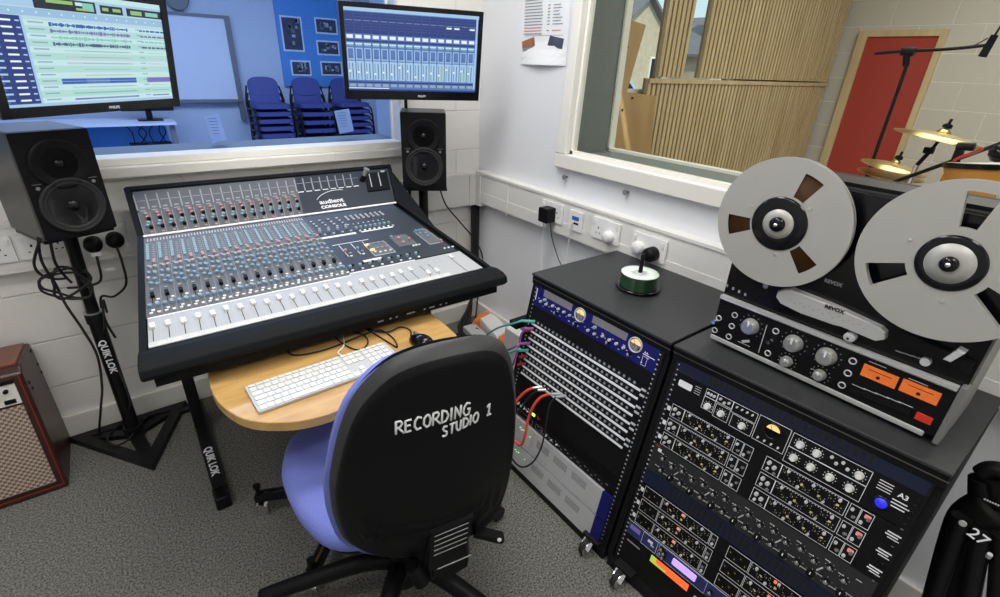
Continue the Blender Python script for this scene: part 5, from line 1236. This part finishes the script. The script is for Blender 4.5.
a = rp(R1,.057,.285,.002); b = a+N1*.05+Vector((0,.015,0)); cord('teal patch cable plugged into the second patch bay', [b, atX(520,349,-.66), atX(508,353,-.66)], 'teal_cable', 'teal_cable', p0=[(a,b)])
for k,v in enumerate((.20,.315,.35)):
    a = rp(R1,.047+.0*k,v,.002); solo('patch_plug', MB().use('red_plastic').cyl(a, a+N1*.03, .006, .005, 10), 'small red plug at the left end of the patch bays, '+['top','middle','lowest'][k]+' of three', 'plug', group='red plugs in the patch bays')
gl = dict(h=.03)
def at1(px, py, h): 
    F = R1 @ T(0,0,h); q = onF(px, py, F); return F @ q
A = at1(542,387,.02); A2 = at1(533,388,.045); cord('red patch cable looping from the lowest patch bay, left', [A2, at1(525,392,.06), at1(516,402,.07), at1(513,412,.07), at1(511,425,.07), at1(512,434,.07), at1(515,441,.06), at1(520,445,.06)], 'red_cable', 'silver', .0055, [(A,A2)])
B = at1(562,394,.02); B2 = at1(549,394,.045); cord('red patch cable looping from the lowest patch bay, right', [B2, at1(540,398,.06), at1(533,407,.07), at1(528,420,.07), at1(525,435,.07), at1(522,444,.06), at1(518,445,.06)], 'red_cable', 'silver', .0055, [(B,B2)])
A = at1(546,390,.02); A2 = at1(538,390,.04); cord('thin black patch cable beside the left red cable', [A2, at1(530,396,.05), at1(524,404,.05), at1(520,412,.04)], 'black_rubber', 'silver', .0035, [(A,A2)])
B = at1(566,396,.02); B2 = at1(556,397,.04); cord('thin black patch cable hanging in a long loop over the silver units', [B2, at1(550,404,.05), at1(547,418,.05), at1(545,432,.05), at1(541,448,.05), at1(533,462,.05), at1(522,467,.05), at1(513,460,.05), at1(509,448,.05), at1(511,430,.05)], 'black_rubber', 'silver', .0035, [(B,B2)])
# ---------------------------------------------------------------- disc spindle
SC = atZ(637.5,288,.832)
t = thing('disc_spindle', 'spindle of recordable discs with a pale green top on the left rack', 'disc spindle', T(SC.x,SC.y,.832)); F = W[t]
obj('base', MB(F).use('black_gloss').lathe([(.068,0),(.068,.004),(.078,.004),(.080,.010),(.074,.012)],36), t)
m = MB(F).use('disc_green')
pr = [(.066,.012)]
for k in range(22): z = .012+.0021*k; pr += [(.0665,z+.0003),(.0665,z+.0016),(.0655,z+.0021)]
m.lathe(pr+[(.0655,.060)],40); obj('disc_stack', m, t)
m = MB(F).use('disc_white').lathe([(.0665,.060),(.0665,.0615),(.022,.0618),(.022,.060)],40); m.use('light_grey').lathe([(.021,.0602),(.021,.0625),(.010,.0625)],24); obj('top_disc', m, t)
obj('spindle', MB(F).use('black_plastic').lathe([(.0075,.06),(.0070,.125),(.005,.135),(.0001,.137)],14), t)
# ---------------------------------------------------------------- tape machine
TF = frame((-.425,-1.826,.839), (0,-1,0), (0,0,1)); TW, TH = .552, .488
mat('cheek_grey', (.20,.20,.19), .45, metal=.2)
TM = thing('tape_machine', 'black open reel tape machine with orange meters on the right rack', 'tape machine', TF)
def tp(px, py, h=0): 
    F = TF @ T(0,0,h); return onF(px, py, F)
m = MB(TF).use('black_matte'); m.box((.006,.012,-.235),(TW-.006,TH,-.03)); obj('case', m, TM, bevel=.006)
m = MB(TF).use('black_gloss'); m.box((.004,.145,-.03),(TW-.004,TH-.004,-.012)); m.use('black_plastic').box((.02,TH-.02,-.15),(TW-.02,TH+.008,-.05)); obj('deck_plate', m, TM)
m = MB(TF).use('black_plastic'); m.box((.004,.014,-.03),(TW-.014,.134,0)); m.use('grey_ink')
for (px,py) in ((751,326),(794,343),(827,356),(787,361),(820,374.5)):
    q = tp(px,py); r_ = .031 if py < 358 and px != 787 else .022
    for k in range(11): a = math.radians(225-27*k); m.box((q.x+r_*math.cos(a)-.0012,q.y+r_*math.sin(a)-.0012,0),(q.x+r_*math.cos(a)+.0012,q.y+r_*math.sin(a)+.0012,.0005))
a, b = tp(767,325), tp(759,353); m.use('light_grey').box((a.x-.001,b.y,0),(a.x+.001,a.y,.0006))
for (x0,y0,x1,y1) in ((738,341,765,349),(780,357,806,368),(811,368,840,382),(735,335,745,338)):
    a = tp(x0,y0); m.box((a.x,a.y,0),(a.x+.035,a.y-.0015,.0005)) if x0 != 735 else None
for k in range(6):
    q = tp(857+11.6*k,388+4.4*k); m.box((q.x-.012,q.y+.004,0),(q.x+.016,q.y+.0055,.0005)) if k < 5 else None
for p,q_ in (((863,362),(899,376)),((902,379),(940,392))):
    a = tp(*p); b = tp(*q_); m.box((a.x+.01,a.y+.007,0),(a.x+.045,a.y+.0085,.0005))
obj('control_panel', m, TM)
m = MB(TF).use('cover_silver').box((.004,.133,-.01),(TW-.014,.144,.005)); m.use('chrome').box((.004,.1345,.005),(TW-.014,.1365,.006)); obj('upper_trim', m, TM, bevel=.002)
obj('lower_trim', MB(TF).use('cover_silver').box((.004,.004,-.02),(TW-.030,.016,.005)), TM, bevel=.002)
m = MB(TF).use('cheek_grey'); m.box((TW-.012,.0,-.24),(TW,.150,.006)); obj('side_cheek', m, TM, bevel=.003)
m = MB(TF).use('cheek_grey').box((TW-.005,.15,-.235),(TW,TH-.01,-.02)); obj('side_plate', m, TM)
for x in (.04,TW-.04): 
    for zz in (-.2,-.03): obj('foot', MB(TF).use('black_rubber').box((x-.012,-.006,zz-.012),(x+.012,.014,zz+.012)), TM)
kA = knob_mesh(.021,.020,'brushed','silver','white_ink',28,skirt=1.08); kB = knob_mesh(.0135,.016,'brushed','silver','white_ink',22,skirt=1.08)
for p in ((751,326),(794,343),(827,356)): q = tp(*p); obj('knob', kA, TM, TF @ T(q.x,q.y,0))
for p in ((787,361),(820,374.5)): q = tp(*p); obj('knob', kB, TM, TF @ T(q.x,q.y,0))
jk = MB().use('light_grey').lathe([(.0085,0),(.0085,.003),(.0065,.003),(.006,.0005)],18); jk.use('dark_gap').lathe([(.006,0),(.006,.0006)],12); jk = jk.mesh('socket')
for p in ((719,318),(715,330),(735,315),(732,326),(729,336.5),(776,331),(768,353),(853,361),(848,373),(842,385)): q = tp(*p); obj('socket', jk, TM, TF @ T(q.x,q.y,0))
for p in ((716,321),(771,341)): q = tp(*p); obj('switch', MB().use('chrome').lathe([(.006,0),(.004,.004),(.004,.014),(.0055,.016)],10).mesh('switch'), TM, TF @ T(q.x,q.y,0))
q = tp(746,341); obj('switch', MB().use('light_grey').box((-.010,-.003,0),(.010,.003,.005)).mesh('switch'), TM, TF @ T(q.x,q.y,0) @ Matrix.Rotation(.5,4,'Z'))
for i,(p,r_) in enumerate((((864.5,364),(899,388)),((903.5,379),(940,403.5)))):
    a = tp(*p); b = tp(*r_); m = MB(TF).use('orange_vu'); y1 = a.y+.002; y0 = y1-.031
    m.box((a.x,y0,0),(a.x+.069,y1,.002)); m.use('dark_gap'); m.lathe([(.004,.002),(.004,.0026)],12,T(a.x+.034,y0+.010,0)); m.box((a.x+.012,y0+.021,.002),(a.x+.058,y0+.0225,.0022)); obj('meter', m, TM)
bt_ = MB().use('black_gloss').box((-.014,-.008,0),(.014,.006,.004)).mesh('button')
for k in range(5): q = tp(857+11.6*k,391+4.4*k); obj('button', bt_, TM, TF @ T(q.x,q.y,0))
q = tp(924,418); obj('button', MB().use('red_btn').box((-.0145,-.0085,0),(.0145,.0085,.005)).mesh('button'), TM, TF @ T(q.x,q.y,0), label='red record button')
# head cover
cv = [tp(*p,.01) for p in ((778,291),(790,289),(835,307),(880,328),(885,333),(884,340),(876,341),(852,331),(842,327),(833,325),(800,313),(780,303),(776,297))]
m = MB(TF).use('cover_silver').prism([(q.x,q.y) for q in cv], -.012, .012, ch=.003); obj('head_cover', m, TM)
c0 = tp(818,308,.025); c1 = tp(845,318,.025); lettering('REVOX', .013, 'dark_gap', TM, TF @ T((c0.x+c1.x)/2, (c0.y+c1.y)/2+.006, .0125), bold=.0006)
m = MB(TF).use('grey_mesh')
for k in range(16): m.box((c0.x-.07+.011*k,c0.y-.008-.006*(k%2),.0121),(c0.x-.064+.011*k,c0.y-.009-.006*(k%2),.0124))
obj('print', m, TM)
q = tp(850,337,.0); m = MB(TF).use('light_grey').lathe([(.012,-.012),(.012,.006),(.008,.008)],20,T(q.x,q.y,0)); m.use('dark_gap').lathe([(.003,.014),(.003,.0145)],8,T(q.x,q.y,0)); obj('pinch_roller', m, TM)
v = [tp(*p,.01) for p in ((943,359),(951,362),(966,353),(958,349))]; obj('edit_lever', MB(TF).use('light_grey').prism([(a.x,a.y) for a in v], -.012,.014, ch=.002), TM)
v = [tp(*p,-.01) for p in ((905,330),(976,362),(970,372),(900,343))]; obj('lever_bracket', MB(TF).use('black_plastic').prism([(a.x,a.y) for a in v], -.012,.003), TM)
q = tp(924,364); obj('knob', MB().use('light_grey').lathe([(.010,0),(.009,.012)],14).mesh('knob'), TM, TF @ T(q.x,q.y+.004,-.012))
m = MB(TF).use('grey_ink')
for k in range(4): q = tp(898+8*k,352+2.5*k,-.011); m.box((q.x-.006,q.y,-.012),(q.x+.010,q.y+.002,-.0115))
for k in range(4): q = tp(727+6*k,287+3*k,-.011); m.box((q.x-.004,q.y,-.012),(q.x+.002,q.y+.008,-.0115)); 
obj('deck_print', m, TM)
lettering('AKAI' if False else 'REVOX', .012, 'grey_ink', TM, TF @ T(*(tp(833,283,-.011).xy), -.0118), bold=.0004)
q = tp(770,284,-.01); obj('tape_guide', MB(TF).use('chrome').lathe([(.006,-.012),(.005,.012),(.007,.014)],12,T(q.x,q.y,0)), TM)
q = tp(712,290,.0)
# reels
def reel(label, c, R_, wins, tape, hs=1, ws=.130, sv=.036, grp='metal tape reels'):
    F = TF @ T(c.x, c.y, .012)
    t = thing('tape_reel', label, 'tape reel', F, grp)
    hw = math.radians(11)
    def flange(z0, z1):
        m = MB(F).use('reel_alu'); NA = 120; ri, w0, w1 = .050, .071, ws
        rr = [ri, w0, w1, R_]
        def inw(a): return any(abs((a-w_+PI)%(2*PI)-PI) < hw for w_ in wins)
        vs = []; fs = []
        for z in (z0,z1):
            for r_ in rr:
                for k in range(NA): a = 2*PI*k/NA; vs.append((r_*math.cos(a), r_*math.sin(a), z))
        idx = lambda s,i,k: s*4*NA+i*NA+(k%NA)
        for k in range(NA):
            am = 2*PI*(k+.5)/NA
            for i in range(3):
                if i == 1 and inw(am): 
                    for ii in (1,2): fs.append((idx(0,ii,k),idx(0,ii,k+1),idx(1,ii,k+1),idx(1,ii,k)))
                    for kk in (k,k+1):
                        if not inw(2*PI*(kk-.5 if kk == k else kk+.5)/NA): fs.append((idx(0,1,kk),idx(0,2,kk),idx(1,2,kk),idx(1,1,kk)))
                    continue
                fs.append((idx(1,i,k),idx(1,i+1,k),idx(1,i+1,k+1),idx(1,i,k+1))); fs.append((idx(0,i,k),idx(0,i,k+1),idx(0,i+1,k+1),idx(0,i+1,k)))
            fs.append((idx(0,3,k),idx(0,3,k+1),idx(1,3,k+1),idx(1,3,k)))
        m.add(vs, fs, None, False); return m
    obj('flange', flange(.010,.0118), t); obj('flange', flange(-.002,-.0002), t)
    if tape: obj('tape_pack', MB(F).use('brown_tape').lathe([(.05,0),(tape,0),(tape,.0085),(.05,.0085)],64), t)
    obj('hub', MB(F).use('black_gloss').lathe([(.066*hs,-.002),(.066*hs,.0135),(.060*hs,.0155),(sv+.001,.015)],44).use('reel_alu').lathe([(sv,.012),(sv,.0175),(.020*hs,.018)],36), t)
    obj('hub_clamp', MB(F).use('black_gloss').lathe([(.018*hs,.014),(.018*hs,.024),(.013*hs,.028),(.005,.029)],24).use('chrome').lathe([(.005,.029),(.004,.032),(.0001,.033)],12), t)
    for k in range(3):
        a = math.radians(40+120*k); obj('screw', MB(F).use('chrome').lathe([(.004,.0118),(.003,.014)],10,T(.079*math.cos(a),.079*math.sin(a),0)), t)
    return t
c1 = tp(778.5,224,.025); c2 = tp(950,263.5,.025)
def angs(c, l): 
    o = []
    for p in l: q = tp(*p,.022); o.append(math.atan2(q.y-c.y, q.x-c.x))
    return o
reel('left silver tape reel wound with brown tape', c1, .158, angs(c1, ((808,188),(735.5,224),(802,261.5))), .140)
a2 = angs(c2, ((885.5,271),)); reel('right silver tape reel with black windows', c2, .161, [a2[0], a2[0]+2*PI/3, a2[0]-2*PI/3], .0, .85, .140, .040)
# ---------------------------------------------------------------- folded camera tripod
t = thing('folded_tripod', 'black folded camera tripod with a fluid head marked 27 beside the right rack', 'tripod', (-.25,-2.53,0))
XT = -.30
def tq(px, py, dx=0): return atX(px, py, XT+dx)
m = MB().use('black_plastic')
a, b = tq(985,482), tq(1012,492); m.tube([tq(982,474),tq(990,470),tq(1003,472),tq(1012,480)], .020, 14, 4); obj('pan_plate', m, t)
m = MB().use('black_plastic').cyl(tq(983,478), tq(985,506), .026, .030, 18).cyl(tq(998,478), tq(1004,506), .030, .030, 18); obj('head', m, t)
m = MB().use('black_matte').tube([tq(1000,508),tq(975,520),tq(962,545),tq(945,597),tq(925,660)], lambda s: .050-.012*s, 16, 4); obj('bowl', m, t)
for k,(p,q) in enumerate((((962,516),(918,640)),((982,530),(955,680)),((1003,535),(990,690)))):
    m = MB().use('black_metal'); A_ = tq(*p,-.05); d = (tq(*q,-.05)-A_); L_ = A_.z/(-d.z) if d.z < 0 else 1; B_ = A_+d*min(L_*.98, 3)
    m.cyl(A_, A_+(B_-A_)*.5, .019, .019, 12); m.use('black_plastic').cyl(A_+(B_-A_)*.47, A_+(B_-A_)*.53, .025, .025, 12); m.use('black_metal').cyl(A_+(B_-A_)*.5, B_, .014, .014, 12); obj('leg', m, t)
m = MB().use('light_grey'); q = tq(963,523,-.075); m.cyl(q, q+Vector((-.004,0,0)), .007, n=10); q = tq(988,557,-.08); m.cyl(q,q+Vector((-.004,0,.012)),.005,n=8)
for k in range(6): q = tq(985+2.7*k,499+1.2*k,-.036); m.cyl(q,q+Vector((-.003,0,0)),.0018,n=6)
obj('knob', m, t)
q = tq(978,537,-.085); o = lettering('27', .034, 'white_ink', t, frame(q, (0,-1,-.25), (.3,-.25,1)), bold=.0003)
# ---------------------------------------------------------------- live room equipment
def P3(px, py, x): return atX(px, py, x)
def cyl_stand(name, label, cat, base, top, parts=None): pass
BX = 1.8
t = thing('microphone_stand', 'tall black boom microphone stand in front of the red door', 'microphone stand', (BX, P3(872,178,BX).y, 0))
top = P3(908,62,BX); bot = P3(872,178,BX); bot = Vector((BX, top.y, 0.03))
obj('pole', MB().use('black_metal').cyl((BX,top.y,.05), top, .011, .009, 10).cyl((BX,top.y,.05),(BX,top.y,1.05),.014,n=10), t)
obj('boom_arm', MB().use('black_metal').tube([P3(875,53.5,BX), P3(908,51,BX), P3(950,49,BX), P3(988,45,BX)], .008, 8, 3), t)
obj('clutch', MB().use('black_plastic').cyl(P3(902,51,BX),P3(915,52,BX),.022,n=12).cyl(P3(907,50,BX),P3(906,66,BX),.016,n=10), t)
for k in range(3): a = math.radians(90+120*k); obj('leg', MB().use('black_metal').cyl((BX,top.y,.12),(BX+.33*math.cos(a),top.y+.33*math.sin(a),.012),.009,n=8), t)
t = thing('microphone', 'long black microphone hanging at the end of the boom arm', 'microphone', T(*P3(988,45,BX)))
obj('body', MB().use('black_plastic').cyl(P3(995,35,BX),P3(982,57,BX),.015,.018,12), t); obj('cable_tail', MB().use('black_rubber').tube([P3(995,35,BX),P3(1001,26,BX),P3(1008,18,BX)],.005,6,3).tube([P3(988,38,BX),P3(975,45,BX),P3(965,48,BX)],.003,6,3), t)
def cymbal(label, px, py, rad, x, tilt, yrot):
    c = P3(px, py, x); F = T(*c) @ RX(tilt) @ RY(yrot)
    t = thing('cymbal', label, 'cymbal', F, 'cymbals in the live room')
    obj('bow', MB(F).use('gold_brass').lathe([(rad,0),(rad,.002),(rad*.5,.018),(rad*.16,.026)],48).use('gold_brass').lathe([(rad*.16,.026),(rad*.10,.042),(.006,.046)],24), t)
    obj('wing_nut', MB(F).use('black_plastic').lathe([(.018,.047),(.018,.06),(.006,.066),(.006,.085)],10), t); return c
c = cymbal('large golden cymbal tilted in front of the painted block wall', 940, 139, .178, 1.2, 8, 2)
t = thing('cymbal_stand', 'chrome stand holding the large golden cymbal', 'stand', (1.2,c.y,0))
e = P3(917,165,1.2)
obj('pole', MB().use('chrome').cyl((e.x,e.y,.05), e, .011, n=10), t); obj('tilt_arm', MB().use('black_metal').cyl(e, P3(933,148,1.2), .009, n=8).cyl(P3(933,148,1.2), c, .007, n=8), t); obj('clamp', MB().use('black_plastic').cyl(P3(924,150,1.2),P3(934,151,1.2),.014,n=8), t)
for k in range(3): a = math.radians(30+120*k); obj('leg', MB().use('chrome').cyl((e.x,e.y,.25),(e.x+.28*math.cos(a),e.y+.28*math.sin(a),.012),.008,n=8), t)
c = cymbal('golden hi-hat cymbal behind the tape machine near the red door', 893, 168, .15, 1.5, 9, 1)
t = thing('cymbal_stand', 'chrome hi-hat stand near the foot of the microphone stand', 'stand', (1.5,c.y,0))
obj('pole', MB().use('chrome').cyl((c.x,c.y,.05),(c.x,c.y,c.z+.06),.010,n=10), t); obj('lower_cymbal', MB(T(c.x,c.y,c.z-.035) @ RX(184)).use('gold_brass').lathe([(.15,0),(.15,.002),(.08,.018),(.02,.03)],40), t)
for k in range(3): a = math.radians(10+120*k); obj('leg', MB().use('chrome').cyl((c.x,c.y,.25),(c.x+.26*math.cos(a),c.y+.26*math.sin(a),.012),.008,n=8), t)
X_ = 1.05
t = thing('tom_drum', 'orange wooden tom drum with black hoop at the right edge', 'drum', T(*P3(985,182,X_)))
cdr = P3(990,186,X_); ax = Vector((.06,.12,1)).normalized(); A_ = cdr-ax*.13; B_ = cdr+ax*.07
m = MB().use('drum_orange').cyl(A_,B_,.155,n=36); obj('shell', m, t); obj('hoop', MB().use('black_gloss').cyl(B_-ax*.004,B_+ax*.016,.164,n=36).use('amp_white').cyl(B_+ax*.004,B_+ax*.0165,.15,n=36), t)
for k in range(8):
    a = 2*PI*k/8+.35; s1 = ax.cross(Vector((0,1,0))).normalized(); s2 = ax.cross(s1); q = (A_+B_)/2+(s1*math.cos(a)+s2*math.sin(a))*.155
    obj('lug', MB().use('chrome').cyl(q-ax*.02,q+ax*.02,.008,n=8), t)
t = thing('drum_hardware', 'black and red clamped drum rack arms left of the orange drum', 'stand', T(*P3(950,170,X_)))
q = P3(953,170,X_); obj('post', MB().use('black_metal').cyl((q.x,q.y,.03), P3(960,150,X_), .016, n=10).cyl((q.x,q.y,.0),(q.x,q.y,.03),.06,n=16), t)
obj('cross_arm', MB().use('black_metal').cyl(P3(894,182,X_), P3(1002,143,X_), .008, n=8), t)
obj('clamp', MB().use('black_plastic').cyl(P3(948,164,X_),P3(958,168,X_),.022,n=12).cyl(P3(957,146,X_),P3(975,147,X_),.016,n=12), t)
obj('cord', MB().use('red_plastic').tube([P3(940,192,X_-.03),P3(950,172,X_-.03),P3(955,160,X_-.03),P3(975,152,X_-.03),P3(983,148,X_-.03)],.006,6,4), t)
c = P3(1000,153,X_-.1)
t = thing('microphone', 'round black drum microphone at the right edge above the orange drum', 'microphone', T(*c)); obj('grille', MB(T(*c)).use('black_gloss').lathe([(.001,-.035),(.02,-.03),(.032,-.012),(.034,.005),(.025,.025),(.001,.033)],20), t); obj('body', MB().use('black_plastic').cyl(c+Vector((0,-.01,0)),c+Vector((.02,-.12,-.01)),.02,.016,14), t)

# wires at the right wall
for px,lb,c in ((((550,222),(552,238),(558,258),(563,275)),'thin black wire from the square adapter down behind the left rack','black_rubber'),(((573,222),(569,240),(566,260),(566,280)),'thin white wire from the data outlet down behind the left rack','white_plastic'),(((544,215),(542,240),(541,262),(542,285)),'thin white wire from the corner socket down behind the left rack','white_plastic')):
    cable('wall_wire', lb, [atX(*p,-.085 if i == 0 else -.066) for i,p in enumerate(px)]+[Vector((-.04,atX(*px[-1],-.06).y,.3))], .0025, c)

# ---------------------------------------------------------------- light
wd = D.worlds.new('world'); bpy.context.scene.world = wd; wd.use_nodes = True; nt = wd.node_tree
bg = nt.nodes['Background']; bg.inputs[1].default_value = 1.15; bg.inputs[0].default_value = (.66,.84,.98,1)
def area(name, loc, rot, sx, sy, pw, c=(1,1,1)):  # area lights added as soft fill; no fixture is in view
    l = D.lights.new(name, 'AREA'); l.shape = 'RECTANGLE'; l.size = sx; l.size_y = sy; l.energy = pw; l.color = c
    o = D.objects.new(name, l); col.objects.link(o); o.location = loc; o.rotation_euler = [math.radians(a) for a in rot]; return o
area('ceiling_fill', (-1.0,-1.0,2.66), (0,0,0), 1.2,.5, 29, (1,.98,.95))
area('ceiling_fill', (-2.4,-1.6,2.66), (0,0,0), 1.2,.5, 22, (1,.98,.95))
area('ceiling_fill', (-1.0,-2.9,2.66), (0,0,0), 1.2,.5, 22, (1,.98,.95))
area('back_room_light', (-1,2.6,2.85), (0,0,0), 3,1.5, 115, (.85,.92,1))
area('live_room_light', (2.2,-1.9,2.85), (0,0,0), 2.5,1.4, 60, (1,.95,.87))
sl = D.lights.new('sun', 'SUN'); sl.energy = 3.2; sl.angle = .01; sl.color = (1,.95,.86); so_ = D.objects.new('sun', sl); col.objects.link(so_); so_.rotation_euler = (math.radians(48), 0, math.radians(-25)); so_.location = (0,-6,8)
sc = bpy.context.scene
sc.view_settings.view_transform = 'Standard'; sc.view_settings.look = 'None'; sc.view_settings.exposure = 0; sc.view_settings.gamma = 1
